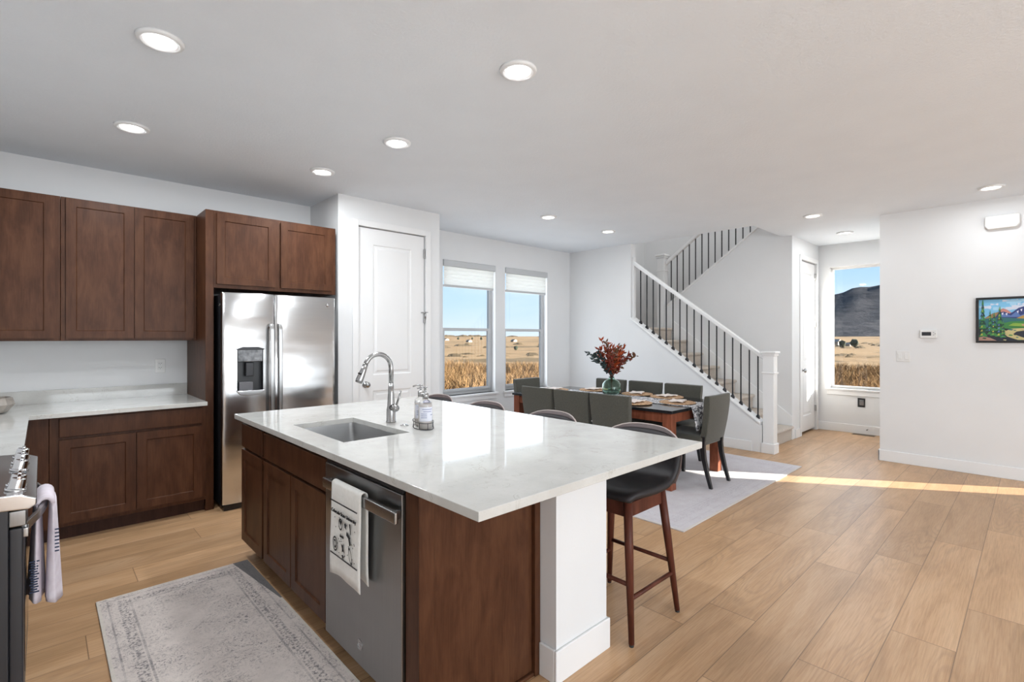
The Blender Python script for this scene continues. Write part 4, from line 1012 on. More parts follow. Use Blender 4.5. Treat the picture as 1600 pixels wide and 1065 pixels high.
# ================================================================== BAR STOOLS
def make_stool():
    t_ = thing('bar_stool', 'x', 'stool', (0, 0, 0), group='bar stools along the island')
    prof = [(-.215, .640), (-.205, .668), (-.14, .676), (-.03, .664), (.08, .662), (.15, .676), (.195, .715), (.222, .785), (.238, .86), (.246, .905)]
    def grid(off, nu=12, edge=0.0):
        V = []
        for k, (x_, z_) in enumerate(prof):
            v = k / (len(prof) - 1); row = []
            hwid = .215 if k > 1 else .195
            if k >= 6: hwid = .222
            for j in range(nu + 1):
                u = -1 + 2 * j / nu
                bk = max(0, (v - .5) / .5)
                yy = hwid * u; xx = x_ - .07 * bk * u * u; zz = z_ + .018 * (1 - bk) * u * u * (1 if k > 1 else .2)
                zz -= .055 * max(0, bk - .0) ** 3 * abs(u) ** 3.2
                row.append(Vector((xx, yy, zz)))
            V.append(row)
        return V
    def mesh(V):
        bm = NB(); W = [[bm.verts.new(p) for p in r] for r in V]
        for a, b_ in zip(W, W[1:]):
            for j in range(len(a) - 1): bm.faces.new((a[j], a[j + 1], b_[j + 1], b_[j]))
        bmesh.ops.recalc_face_normals(bm, faces=bm.faces)
        return bm
    V = grid(0)
    bm = mesh(V)
    up = sum((f.normal for f in bm.faces), Vector()).dot(Vector((-.5, 0, 1)))
    if up < 0: bmesh.ops.reverse_faces(bm, faces=bm.faces)
    obj('seat_cushion', bm, M['leather'], t_, smooth=True, solidify=.042, soloff=-1, subsurf=1)
    # outer shell follows the back only, behind the cushion
    V2 = [[p + Vector((.044 if k >= 6 else .03, 0, -.0 if k >= 6 else -.03)) for p in V[k]] for k in range(5, len(prof))]
    V2[-1] = [p + Vector((-.012, 0, .012)) for p in V2[-1]]
    bm = mesh(V2); sh = obj('back_shell', bm, M['stool_back'], t_, smooth=True, solidify=.009, soloff=0)
    bm = NB(); tube(bm, [V2[-1][j] + Vector((.0, 0, .003)) for j in range(len(V2[-1]))], .0042, 8); obj('piping', bm, M['piping'], sh, smooth=True)
    bm = NB()
    for s_ in (-1, 1):
        box(bm, -.155, .155, s_ * .15 - .011, s_ * .15 + .011, .555, .622); box(bm, s_ * .15 - .011, s_ * .15 + .011, -.14, .14, .555, .622)
    box(bm, -.14, .14, -.14, .14, .600, .622)
    obj('seat_frame', bm, M['stool_wood'], t_, bevel=.003)
    for sx_ in (-1, 1):
        for sy_ in (-1, 1):
            bm = NB(); tube(bm, [(sx_ * .150, sy_ * .150, .625), (sx_ * .172, sy_ * .172, .40), (sx_ * .208, sy_ * .208, .010)], [.021, .020, .013], 12)
            lg = obj('leg', bm, M['stool_wood'], t_, smooth=True)
            bm = NB(); lathe(bm, [(.0, 0), (.011, 0), (.011, .012), (.0, .012)], (sx_ * .2085, sy_ * .2085, 0), 10); obj('foot_pad', bm, M['rubber'], lg)
    def lp(sx_, sy_, z): q = .150 + (.208 - .150) * (.625 - z) / .615; return (sx_ * q, sy_ * q, z)
    for a, b_, z in (((-1, -1), (1, -1), .20), ((-1, 1), (1, 1), .20), ((-1, -1), (-1, 1), .26), ((1, -1), (1, 1), .26)):
        bm = NB(); tube(bm, [lp(*a, z), lp(*b_, z)], .0105, 10); obj('stretcher', bm, M['stool_wood'], t_, smooth=True)
    return t_
sp_ = [(2.145, 1.468, 'black leather bar stool nearest the camera, beside the white island column'), (2.145, 2.13, 'brown backed bar stool second from the near end of the island'),
       (2.145, 2.775, 'black bar stool third along, its back rising by the gap between windows'), (2.145, 3.385, 'black bar stool farthest along the island, nearest the pantry')]
s0 = make_stool(); s0.location = (sp_[0][0], sp_[0][1], 0); s0['label'] = sp_[0][2]
for x_, y_, lb in sp_[1:]: dup(s0, (x_, y_, 0), 0, lb)

# ================================================================== DINING SET
TX0, TX1, TY0, TY1, TZ = 4.09, 5.16, 2.24, 4.32, .735
tb = thing('dining_table', 'rectangular dining table with black glossy top and reddish wood legs', 'table', ((TX0 + TX1) / 2, (TY0 + TY1) / 2, RZ))
bm = NB(); box(bm, TX0, TX1, TY0, TY1, TZ - .028, TZ); obj('tabletop', bm, M['table_top'], tb, world=True, bevel=.003)
bm = NB(); a_ = .028
box(bm, TX0 + a_, TX1 - a_, TY0 + a_, TY0 + a_ + .02, TZ - .115, TZ - .028); box(bm, TX0 + a_, TX1 - a_, TY1 - a_ - .02, TY1 - a_, TZ - .115, TZ - .028)
box(bm, TX0 + a_, TX0 + a_ + .02, TY0 + a_, TY1 - a_, TZ - .115, TZ - .028); box(bm, TX1 - a_ - .02, TX1 - a_, TY0 + a_, TY1 - a_, TZ - .115, TZ - .028)
obj('apron', bm, M['table_wood'], tb, world=True)
for xx in (TX0 + .015, TX1 - .105):
    for yy in (TY0 + .015, TY1 - .105):
        bm = NB(); box(bm, xx, xx + .09, yy, yy + .09, RZ, TZ - .028); obj('leg', bm, M['table_wood'], tb, world=True, bevel=.004)
def make_chair():
    """faces +Y, origin under the seat centre"""
    t_ = thing('dining_chair', 'x', 'chair', (0, 0, 0), group='upholstered dining chairs')
    bm = NB(); pts = []
    hw_, y0, y1 = .225, -.20, .23
    rings = []
    for z, ins in ((.375, .012), (.385, 0), (.45, 0), (.468, .012), (.475, .04)):
        rings.append(rr(-hw_ + ins, hw_ - ins, y0 + ins, y1 - ins, .03, z, 4))
    loft(bm, rings); obj('seat', bm, M['fabric'], t_, smooth=True)
    # backrest: padded slab leaning back, slightly wider at the top
    bm = NB(); rings = []
    N_ = 7
    for k in range(N_ + 1):
        v = k / N_; z = .42 + (.845 - .42) * v; yc = -.195 - .055 * v - .01 * math.sin(PI * v); hwid = .198 + .028 * v; th = .030
        if k == N_: th = .024
        ring = []
        n = 8
        for j in range(n + 1): u = -1 + 2 * j / n; ring.append((u * hwid, yc - th - .012 * (1 - u * u) + .0, z + (.004 if k == N_ else 0)))
        for j in range(n + 1): u = 1 - 2 * j / n; ring.append((u * hwid, yc + th - .012 * (1 - u * u), z))
        rings.append(ring)
    loft(bm, rings); obj('backrest', bm, M['fabric'], t_, bevel=.009, seg=3)
    for sx_ in (-1, 1):
        bm = NB(); post(bm, (sx_ * .195, .195, 0), (sx_ * .20, .20, .385), .030, .042); obj('leg', bm, M['black'], t_, bevel=.003)
        bm = NB()
        def sq(c, w_, d_): return [(c[0] - w_ / 2, c[1] - d_ / 2, c[2]), (c[0] + w_ / 2, c[1] - d_ / 2, c[2]), (c[0] + w_ / 2, c[1] + d_ / 2, c[2]), (c[0] - w_ / 2, c[1] + d_ / 2, c[2])]
        loft(bm, [sq((sx_ * .19, -.275, 0), .028, .030), sq((sx_ * .188, -.235, .14), .032, .036), sq((sx_ * .186, -.205, .27), .034, .042), sq((sx_ * .186, -.195, .37), .034, .046), sq((sx_ * .188, -.205, .47), .032, .04)])
        obj('leg', bm, M['black'], t_, bevel=.003)
    return t_
ch = make_chair()
spots = [(4.63, 2.32, 0, 'olive grey dining chair at the near table end, curved black legs fully visible'),
         (4.62, 4.35, PI, 'olive grey dining chair at the far table end beside the window')]
for k, (y_, lb) in enumerate(((2.76, 'olive grey dining chair on the island side of the table, closest to the staircase foot'), (3.225, 'olive grey dining chair in the middle of the island side of the table'), (3.70, 'olive grey dining chair on the island side of the table, closest to the window'))):
    spots.append((4.13, y_, -PI / 2, lb))
for k, (y_, lb) in enumerate(((2.78, 'olive grey dining chair on the stair side, rightmost behind the placemats'), (3.27, 'olive grey dining chair on the stair side, just right of the green vase'), (3.77, 'olive grey dining chair on the stair side, just left of the green vase'))):
    spots.append((5.08, y_, PI / 2, lb))
ch.location = (spots[0][0], spots[0][1], RZ); ch['label'] = spots[0][3]
for x_, y_, a, lb in spots[1:]: dup(ch, (x_, y_, RZ), a, lb)
# runner
bm = NB(); rx0, rx1 = 4.44, 4.83
path = [(TY0 - .055, TZ - .215), (TY0 - .045, TZ - .15), (TY0 - .028, TZ - .07), (TY0 - .014, TZ - .02), (TY0 - .004, TZ + .002)] + [(TY0 + .05 + (TY1 - TY0 - .1) * i / 12, TZ + .0035) for i in range(13)] + [(TY1 + .004, TZ + .002), (TY1 + .012, TZ - .03), (TY1 + .012, TZ - .2)]
V = []
for k, (y_, z_) in enumerate(path):
    V.append([bm.verts.new((rx0 + (rx1 - rx0) * j / 8, y_ - (.008 * math.sin(j * 1.9) if k < 3 else 0), z_)) for j in range(9)])
for a, b_ in zip(V, V[1:]):
    for j in range(8): bm.faces.new((a[j], a[j + 1], b_[j + 1], b_[j]))
o = obj('table_runner', bm, M['runner'], smooth=True, solidify=.002, soloff=1); tag(o, 'black and white zebra patterned table runner draped over the near end of the table', 'table runner')
# placemats and napkins
def make_mat():
    t_ = thing('placemat', 'x', 'placemat', group='round woven placemats')
    bm = NB(); lathe(bm, [(.0, 0), (.172, 0), (.178, .005), (.172, .010), (.160, .006), (.148, .010), (.13, .006), (.11, .010), (.09, .006), (.06, .010), (.0, .008)], seg=36); obj('woven_disc', bm, M['woven'], t_, smooth=True)
    return t_
def make_napkin():
    bm = NB()
    n = 8; V = [[bm.verts.new((-.10 + .2 * i / n, -.07 + .14 * j / n, .006 + .010 * abs(math.sin(i * .9 + j * .5)))) for j in range(n + 1)] for i in range(n + 1)]
    for i in range(n):
        for j in range(n): bm.faces.new((V[i][j], V[i + 1][j], V[i + 1][j + 1], V[i][j + 1]))
    o = obj('napkin', bm, M['napkin'], smooth=True, solidify=.004, soloff=1); tag(o, 'x', 'napkin', 'folded napkins on the placemats'); return o
mspots = [(4.62, 2.47, .3, 'at the near table end over the zebra runner'), (4.29, 2.76, 0, 'on the island side nearest the staircase foot'), (4.29, 3.225, .2, 'at the middle of the island side'),
          (4.29, 3.70, .1, 'on the island side nearest the window'), (4.96, 2.78, -.2, 'at the right end of the stair side'), (4.97, 3.16, .4, 'just right of the green vase'),
          (4.96, 3.77, .1, 'on the stair side left of the vase'), (4.62, 4.12, .2, 'at the far table end by the window')]
pm = make_mat(); nk = make_napkin()
for k, (x_, y_, a, where) in enumerate(mspots):
    z_ = TZ + (.006 if 4.3 < x_ < 4.9 else .0005)
    if k in (1, 2, 3, 4, 5, 6): z_ = TZ + .006
    if k == 0: pm.location = (x_, y_, z_); pm['label'] = 'round woven rattan placemat ' + where; nk.location = (x_, y_, z_ + .008); nk.rotation_euler = (0, 0, a); nk['label'] = 'folded napkin on the placemat ' + where
    else:
        dup(pm, (x_, y_, z_), a, 'round woven rattan placemat ' + where)
        q = nk.copy(); C.objects.link(q); q.location = (x_, y_, z_ + .008); q.rotation_euler = (0, 0, a); q['label'] = 'folded napkin on the placemat ' + where
# vase and branches
VX, VY = 4.77, 3.37
vs = thing('glass_vase', 'rounded green glass vase in the middle of the dining table', 'vase', (VX, VY, TZ + .0062))
prof = [(.0, 0), (.088, 0), (.103, .012), (.108, .06), (.104, .115), (.082, .150), (.044, .172), (.030, .186), (.032, .200)]
inn = [(r - .004, z) for r, z in prof[::-1] if r > .03][:-1] + [(.08, .010), (.0, .010)]
bm = NB()
full = prof + [(.027, .200)] + [(max(r - .005, .0), z if z > .01 else .01) for r, z in prof[::-1][1:-1]] + [(.0, .01)]
rings = [[(max(r, 1e-4) * math.cos(2 * PI * k / 28), max(r, 1e-4) * math.sin(2 * PI * k / 28), z) for k in range(28)] for r, z in full]
loft(bm, rings); obj('vase_body', bm, M['green_glass'], vs, smooth=True)
random.seed(11)
rust = [simple('leaf_rust', (.42, .075, .018), .6), simple('leaf_brick', (.22, .035, .018), .6), simple('leaf_dark_green', (.025, .045, .045), .6), simple('leaf_bronze', (.16, .07, .03), .6)]
bq = thing('autumn_branches', 'arrangement of rust red and dark green leafy branches in the green vase', 'branches', (VX, VY, TZ + .03))
stemm = simple('twig', (.07, .035, .02), .8)
for k in range(26):
    az = 2 * PI * k / 26 + random.uniform(-.15, .15); lean = random.uniform(.15, .95)
    # camera-left side carries dark green sprays, the rest is rust
    leftness = -math.cos(az - (-.758 + 0))
    col = 2 if (leftness > .45 and lean > .4) else random.choice((0, 0, 1, 1, 3))
    Lh = random.uniform(.30, .42) * (1.1 - .25 * lean) + (.05 if lean < .4 else 0); out_ = lean * .38
    pts = [Vector((0, 0, 0)), Vector((math.cos(az) * .012, math.sin(az) * .012, .17))]
    for i in range(1, 8):
        u = i / 7; pts.append(Vector((math.cos(az) * (.012 + out_ * u ** 1.3), math.sin(az) * (.012 + out_ * u ** 1.3), .17 + Lh * (u - .28 * lean * u * u))))
    bm = NB(); tube(bm, pts, [.0025] * 3 + [.0018] * 6, 5)
    br = obj('stem', bm, stemm, bq)
    bm = NB()
    for i in range(2, len(pts) - 1):
        for rep in range(6):
            p = pts[i].lerp(pts[i + 1], rep / 6); d = (pts[i + 1] - pts[i]).normalized()
            s = Vector((random.uniform(-1, 1), random.uniform(-1, 1), random.uniform(-.5, .9))).normalized()
            dr_ = (d * .6 + s).normalized(); Lf = random.uniform(.034, .062) * (1.15 if col == 2 else 1.15); wf = Lf * (.21 if col != 2 else .22)
            sd_ = dr_.cross(Vector((0, 0, 1)).cross(s) + Vector((.1, .2, .3))).normalized(); nn = dr_.cross(sd_) * Lf * .08
            a = bm.verts.new(p); b_ = bm.verts.new(p + dr_ * Lf * .45 + sd_ * wf + nn); c_v = bm.verts.new(p + dr_ * Lf - nn); d_v = bm.verts.new(p + dr_ * Lf * .45 - sd_ * wf + nn); m_v = bm.verts.new(p + dr_ * Lf * .45 - nn)
            bm.faces.new((a, b_, m_v)); bm.faces.new((b_, c_v, m_v)); bm.faces.new((c_v, d_v, m_v)); bm.faces.new((d_v, a, m_v))
    obj('leaves', bm, rust[col], br)

# ================================================================== CEILING LIGHTS
def make_can():
    t_ = thing('ceiling_light', 'x', 'ceiling light', group='round ceiling lights')
    bm = NB(); lathe(bm, [(.066, -.004), (.066, -.012), (.080, -.016), (.094, -.010), (.097, 0), (.066, 0)], seg=36)
    # open the middle: remove cap faces
    for f in [f for f in bm.faces if len(f.verts) > 8]: bm.faces.remove(f)
    obj('trim_ring', bm, M['trim'], t_, smooth=True)
    bm = NB(); lathe(bm, [(.0, -.006), (.066, -.006), (.066, -.001), (.0, -.001)], seg=32); obj('diffuser', bm, M['lens'], t_)
    l = bpy.data.lights.new('lamp', 'AREA'); l.shape = 'DISK'; l.size = .12; l.energy = CAN_POWER; l.color = (0.92, .965, 1.0)
    lo = bpy.data.objects.new('lamp', l); C.objects.link(lo); lo.parent = t_; lo.location = (0, 0, -.014)
    return t_
cans = [(.40, 2.80, 'round ceiling light nearest the top left corner of the picture'), (.43, 4.09, 'round ceiling light above the left kitchen wall cabinets'), (1.70, 4.095, 'round ceiling light in front of the refrigerator cabinet'),
        (1.83, 3.12, 'round ceiling light above the far half of the island'), (1.79, 1.845, 'round ceiling light above the near half of the island, large at top center'), (4.23, 3.86, 'round ceiling light over the dining table, nearer the pantry'),
        (5.375, 3.852, 'round ceiling light over the dining table, nearer the stairs'), (6.37, 1.75, 'round ceiling light in front of the stair newel post'), (7.715, 1.745, 'round ceiling light in the foyer alcove by the tall window'), (6.355, .287, 'round ceiling light above the picture on the right wall')]
c0 = make_can(); c0.location = (cans[0][0], cans[0][1], ZC); c0['label'] = cans[0][2]
dim = None
for x_, y_, lb in cans[1:]:
    q = dup(c0, (x_, y_, ZC), 0, lb)
    if x_ > 4:      # the lamps over the dining side burn softer
        for lo_ in [o for o in bpy.data.objects if o.parent == q and o.type == 'LIGHT']:
            if dim is None: dim = lo_.data.copy(); dim.energy = CAN_POWER * .42
            lo_.data = dim

# ================================================================== RIGHT WALL FITTINGS
def plate(name, label, cat, y0, y1, z0, z1, t_=.006, mat='plastic', bev=.003, pname='cover_plate'):
    r = thing(name, label, cat, (RX, (y0 + y1) / 2, (z0 + z1) / 2)); bm = NB(); box(bm, RX - t_, RX, y0, y1, z0, z1); obj(pname, bm, M[mat], r, world=True, bevel=bev); return r
s_ = plate('light_switch', 'white double light switch plate below the thermostat', 'switch', .955, 1.075, 1.125, 1.245)
for yy in (.985, 1.045):
    bm = NB(); box(bm, RX - .010, RX - .005, yy - .017, yy + .017, 1.152, 1.218); obj('rocker', bm, M['plastic'], s_, world=True, bevel=.002)
s_ = plate('thermostat', 'small white thermostat with dark display on the right wall', 'thermostat', .728, .868, 1.385, 1.475, .022, bev=.006, pname='housing')
bm = NB(); box(bm, RX - .0235, RX - .0215, .775, .853, 1.413, 1.452); obj('display', bm, M['fridge_side'], s_, world=True)
bm = NB()
for (y_, z_) in ((.755, 1.445), (.755, 1.420), (.742, 1.4325)): box(bm, RX - .0245, RX - .0215, y_ - .005, y_ + .005, z_ - .004, z_ + .004)
obj('button', bm, simple('grey_button', (.35, .35, .36), .5), s_, world=True)
s_ = thing('door_chime', 'white rounded door chime box high on the right wall', 'door chime', (RX, .235, 2.54))
bm = NB(); pts = [(-.125, .05), (-.12, .065), (.12, .065), (.125, .05), (.125, -.035), (.10, -.068), (-.10, -.068), (-.125, -.035)]
prism(bm, pts, 'x', -.045, 0); obj('chime_cover', bm, M['plastic'], s_, bevel=.010, seg=3)
# painting
pf = thing('framed_painting', 'framed colorful landscape painting of mountains, pines and a winding path', 'picture', (RX, 0, 1.57))
PYL, PW, PZ0, PZ1 = .425, .86, 1.34, 1.795
bm = NB(); fw = .022
box(bm, RX - .028, RX, PYL - PW, PYL, PZ0, PZ0 + fw); box(bm, RX - .028, RX, PYL - PW, PYL, PZ1 - fw, PZ1); box(bm, RX - .028, RX, PYL - fw, PYL, PZ0 + fw, PZ1 - fw); box(bm, RX - .028, RX, PYL - PW, PYL - PW + fw, PZ0 + fw, PZ1 - fw)
obj('picture_frame', bm, M['black'], pf, world=True, bevel=.003)
pal = {}; pm_list = []
def pc(name, col):
    pal[name] = len(pm_list); pm_list.append(simple('paint_' + name, col, .55))
for n_, c_ in dict(sky=(.20, .50, .75), cloud=(.62, .66, .78), cloud2=(.36, .62, .82), pink=(.55, .24, .20), navy=(.035, .05, .18), blue=(.10, .18, .42), snow=(.75, .75, .85), hill=(.30, .20, .10), ochre=(.45, .27, .07), teal=(.03, .14, .15), green=(.05, .22, .06), lime=(.22, .38, .06), dgreen=(.015, .06, .04), path=(.55, .47, .22), rock=(.42, .24, .18), dark=(.02, .025, .04), yellow=(.5, .45, .08), blossom=(.62, .42, .48)).items(): pc(n_, c_)
bm = NB(); cw, chh = PW - 2 * fw, PZ1 - PZ0 - 2 * fw; lay = [0]
def pp(name, pts):
    lay[0] += 1; vs_ = [bm.verts.new((RX - .010 - lay[0] * .00005, PYL - fw - u * cw, PZ0 + fw + v * chh)) for u, v in pts if True]
    f = bm.faces.new(vs_); f.material_index = pal[name]
def clampp(p): return (min(1, max(0, p[0])), min(1, max(0, p[1])))
pp('sky', [(0, 0), (1, 0), (1, 1), (0, 1)])
random.seed(5)
for k in range(26):
    u = random.random(); v = .72 + random.random() * .26; a = random.uniform(.03, .09); b_ = random.uniform(.02, .05)
    pp(random.choice(('cloud', 'cloud2', 'cloud')), [clampp((u + a * math.cos(t), v + b_ * math.sin(t) + .02 * math.sin(3 * t))) for t in [2 * PI * q / 9 for q in range(9)]])
pp('pink', [(.12, .60), (.17, .66), (.19, .75), (.215, .78), (.25, .74), (.28, .68), (.33, .60)])
pp('hill', [(.02, .50), (.12, .66), (.18, .70), (.24, .60), (.30, .52)])
pp('navy', [(.14, .55), (.18, .68), (.22, .70), (.27, .65), (.30, .69), (.345, .78), (.40, .82), (.46, .76), (.55, .68), (.62, .60), (.62, .50), (.14, .50)])
pp('blue', [(.18, .57), (.2, .66), (.24, .64), (.28, .60), (.33, .70), (.36, .60), (.42, .66), (.5, .56)])
for a, b_ in ((.2, .66), (.235, .65), (.33, .70), (.36, .74), (.40, .76), (.44, .70)): pp('snow', [(a, b_), (a + .018, b_ + .02), (a + .012, b_ - .05), (a + .004, b_ - .02)])
pp('ochre', [(.30, .50), (.38, .60), (.5, .62), (.7, .66), (1, .6), (1, .45), (.3, .45)])
pp('teal', [(0, .30), (0, .52), (.15, .56), (.25, .55), (.40, .52), (.6, .46), (1, .5), (1, .28)])
pp('green', [(.14, .28), (.18, .40), (.28, .46), (.40, .47), (.6, .44), (1, .42), (1, .2), (.14, .2)])
pp('dark', [(0, 0), (1, 0), (1, .25), (.3, .28), (0, .34)])
pp('path', [(.22, .25), (.30, .29), (.40, .30), (.45, .26), (.33, .22), (.30, .16), (.38, .08), (.5, .02), (.34, .02), (.25, .10), (.22, .18)])
pp('rock', [(0, 0), (.0, .08), (.04, .10), (.1, .07), (.16, 0)])
for k in range(30):
    u = random.random() * .6; v = random.random() * .26; a = .006 + random.random() * .012
    pp(random.choice(('rock', 'path', 'dgreen', 'green', 'teal', 'dark')), [(max(0, u - a), v), (u, v + a * 1.6), (min(1, u + a * 2), v + a * .6), (u + a, max(0, v - a))])
for u, b_, tp, wd in ((.035, .1, .98, .045), (.10, .15, .72, .03), (.135, .12, .66, .04), (.185, .10, .80, .045), (.215, .08, .45, .03)):
    for k in range(9):
        z0_ = b_ + (tp - b_) * k / 9; wk = wd * (1 - k / 10)
        pp('dgreen' if k % 2 else 'green', [(max(0, u - wk), z0_), (u + wk, z0_), (u + .003, z0_ + (tp - b_) / 6)])
        pp(random.choice(('lime', 'green', 'yellow', 'blue')), [(max(0, u - wk * .5), z0_ + .03), (u, z0_ + .03), (u - wk * .1, z0_ + .08)])
pp('lime', [(.26, .36), (.30, .42), (.40, .41), (.46, .36), (.40, .33)])
for k in range(12):
    u = .37 + random.random() * .1; v = .25 + random.random() * .2
    pp(random.choice(('blossom', 'pink', 'snow')), [(u - .012, v), (u, v + .02), (u + .014, v), (u, v - .02)])
obj('canvas', bm, pm_list, pf, world=True)
# foyer wall fittings
ob_ = thing('open_electrical_box', 'open wall electrical box with exposed outlet under the foyer window', 'outlet', (EX, 1.735, .45))
bm = NB(); box(bm, EX - .008, EX - .0005, 1.695, 1.785, .385, .515); obj('box_rim', bm, M['black'], ob_, world=True, bevel=.003)
bm = NB(); box(bm, EX - .012, EX - .008, 1.712, 1.765, .41, .49); obj('receptacle', bm, M['steel_plain'], ob_, world=True, bevel=.002)
fv = thing('floor_vent', 'flat metal floor register at the foyer baseboard', 'vent', (8.50, 1.69, 0))
bm = NB(); box(bm, 8.45, 8.57, 1.56, 1.83, .0, .004); q = obj('register_frame', bm, simple('bronze_register', (.25, .19, .13), .5, .6), fv, world=True, bevel=.001)
bm = NB()
for k in range(12):
    for xx in (8.465, 8.515): box(bm, xx, xx + .04, 1.575 + k * .021, 1.585 + k * .021, .0035, .0046)
obj('slots', bm, M['dark_void'], q, world=True)
ds = thing('door_stop', 'small spring door stop on the foyer baseboard', 'door stop', (EX - bb, 1.66, .075))
bm = NB(); tube(bm, [(0, 0, 0), (-.05, 0, 0)], .006, 8); tube(bm, [(-.05, 0, 0), (-.062, 0, 0)], .009, 8); obj('spring', bm, M['steel_plain'], ds, smooth=True)

# ================================================================== OUTSIDE
def hz(r, a):
    h = -0.4 + (-4.4 + .4) * min(1, max(0, (r - 9) / 14)) ** .8
    if r > 40: h += -1.5 * min(1, (r - 40) / 100)
    if r > 250: h += 7.5 * min(1, (r - 250) / 1500) ** 1.2 + 1.5 * math.sin(a * 9 + r * .004) * min(1, (r - 250) / 600)
    h += .25 * math.sin(r * .21 + a * 20) * min(1, r / 60)
    return h
bm = NB(); na = 120; rs = [6 * (4200 / 6) ** (i / 70) for i in range(71)]; V = []
for r in rs: V.append([bm.verts.new((4 + r * math.cos(a), 2 + r * math.sin(a), hz(r, a))) for a in [2 * PI * k / na for k in range(na)]])
for i in range(70):
    for k in range(na): bm.faces.new((V[i][k], V[i][(k + 1) % na], V[i + 1][(k + 1) % na], V[i + 1][k]))
bm.faces.new(V[0])
def ground_mat():
    m, t, b = new_mat('dry_grassland'); g = G(t); P(b, rough=1.0, spec=0.1)
    v = g.co()
    c = g.ramp(g.noise(v, .05, 6, .65), [(.3, (.235, .14, .065)), (.5, (.32, .205, .105)), (.7, (.39, .265, .145))])
    c2 = g.ramp(g.noise(v, 1.6, 5, .7), [(.35, (.15, .085, .04)), (.65, (.40, .27, .15))])
    c = g.mix(.45, c, c2)
    hd = g.ramp(g.noise(g.map(v, (1, 1, 1), loc=(50, 20, 0)), .012, 5, .7), [(.56, (0, 0, 0)), (.60, (1, 1, 1))])
    c = g.mix(g.m('MULTIPLY', hd, .6), c, (.07, .055, .03))
    g.l(c, b.inputs['Base Color']); return m
struct('ground', bm, ground_mat())
# mountain beyond the foyer window
bm = NB(); nA, nR = 90, 26; c30 = math.cos(TH); s30 = math.sin(TH)
random.seed(3)
def elev(t):
    pts = [(.36, .0), (.45, .022), (.55, .052), (.64, .080), (.68, .092), (.74, .101), (.82, .112), (.95, .105), (1.1, .11), (1.4, .08), (1.9, .0)]
    for (a, b_), (c_, d_) in zip(pts, pts[1:]):
        if a <= t <= c_: return b_ + (d_ - b_) * (t - a) / (c_ - a)
    return 0
V = []
for i in range(nA + 1):
    t = .36 + (1.9 - .36) * i / nA; row = []
    dx, dy = t * c30 + s30, -t * s30 + c30
    jag = .0009 * math.sin(i * 1.7) + .0006 * math.sin(i * 4.1)
    for j in range(nR + 1):
        u = j / nR; D = 1500 + 1700 * u
        peak = max(0, elev(t) + (jag if elev(t) > .01 else 0)) * 2850
        h = -7 + (peak + 7) * (math.sin(min(1, u / .8) * PI / 2) ** 1.35) + (4 * math.sin(i * .5 + j * 1.3) + 3 * math.sin(i * 1.1 - j * .8)) * math.sin(PI * min(1, u)) * min(1, peak / 150)
        row.append(bm.verts.new((dx * D, dy * D, h)))
    V.append(row)
for a, b_ in zip(V, V[1:]):
    for j in range(nR): bm.faces.new((a[j], b_[j], b_[j + 1], a[j + 1]))
def mtn_mat():
    m, t, b = new_mat('scrub_mountain'); g = G(t); P(b, rough=1.0, spec=0.05)
    v = g.co()
    c = g.ramp(g.noise(g.map(v, (1, 1, 1.6)), .02, 9, .8), [(.38, (.022, .022, .026)), (.5, (.038, .038, .043)), (.6, (.066, .062, .064))])
    g.l(c, b.inputs['Base Color']); g.bump(b, g.noise(v, .02, 6, .7), .6, 12); return m
bmesh.ops.recalc_face_normals(bm, faces=bm.faces)
struct('mountain', bm, mtn_mat(), smooth=True)
# dry brush
random.seed(21)
bm = NB()
def brush(cx, cy, cz, hgt, rad, n, ws=1.0):
    for k in range(n):
        a = random.uniform(0, 2 * PI); l = random.uniform(.55, 1.0) * hgt; o = rad * random.uniform(.2, 1.0)
        p0 = Vector((cx + random.uniform(-.25, .25) * rad, cy + random.uniform(-.25, .25) * rad, cz)); p1 = p0 + Vector((math.cos(a) * o * .45, math.sin(a) * o * .45, l * .6)); p2 = p0 + Vector((math.cos(a) * o, math.sin(a) * o, l))
        w_ = (.012 + .004 * hgt) * ws; s = Vector((-math.sin(a + .6), math.cos(a + .6), 0)) * w_
        v0, v1, v2, v3, v4 = [bm.verts.new(q) for q in (p0 - s, p0 + s, p1 + s * .7, p1 - s * .7, p2)]
        bm.faces.new((v0, v1, v2, v3)); bm.faces.new((v3, v2, v4))
        for q in range(3):
            b0 = p1.lerp(p2, random.random()); b1 = b0 + Vector((random.uniform(-.3, .3), random.uniform(-.3, .3), random.uniform(.05, .35))) * hgt * .45
            x1, x2, x3 = bm.verts.new(b0 - s * .4), bm.verts.new(b0 + s * .4), bm.verts.new(b1); bm.faces.new((x1, x2, x3))
cnt = 0
fx, fy = math.sin(TH), math.cos(TH); rxx, ryy = math.cos(TH), -math.sin(TH)
while cnt < 3000:
    D = 12 + 95 * random.random() ** 1.1; t = random.choice((random.uniform(-.22, .14), random.uniform(-.22, .14), random.uniform(-.4, .3), random.uniform(.56, .84)))
    x_ = D * (fx + t * rxx); y_ = D * (fy + t * ryy)
    if y_ < KY + 4 and x_ < EX + 4: continue
    r = math.hypot(x_ - 4, y_ - 2); a = math.atan2(y_ - 2, x_ - 4)
    hgt = random.uniform(1.3, 2.6) * (1.0 if D < 30 else .85)
    base = hz(r, a)
    if D < 18: hgt = min(hgt, (1.4 - .062 * D) - base)
    brush(x_, y_, base - .1, max(.8, hgt), random.uniform(.8, 1.6), 44 if D < 35 else 22, 1.0 if D < 35 else 2.2); cnt += 1
bmm, tt, bb_ = new_mat('dry_brush'); g = G(tt); P(bb_, rough=1.0, spec=.1)
c = g.ramp(g.noise(g.co(), .6, 4, .6), [(.35, (.10, .052, .021)), (.5, (.20, .118, .055)), (.65, (.31, .20, .10))]); g.l(c, bb_.inputs['Base Color'])
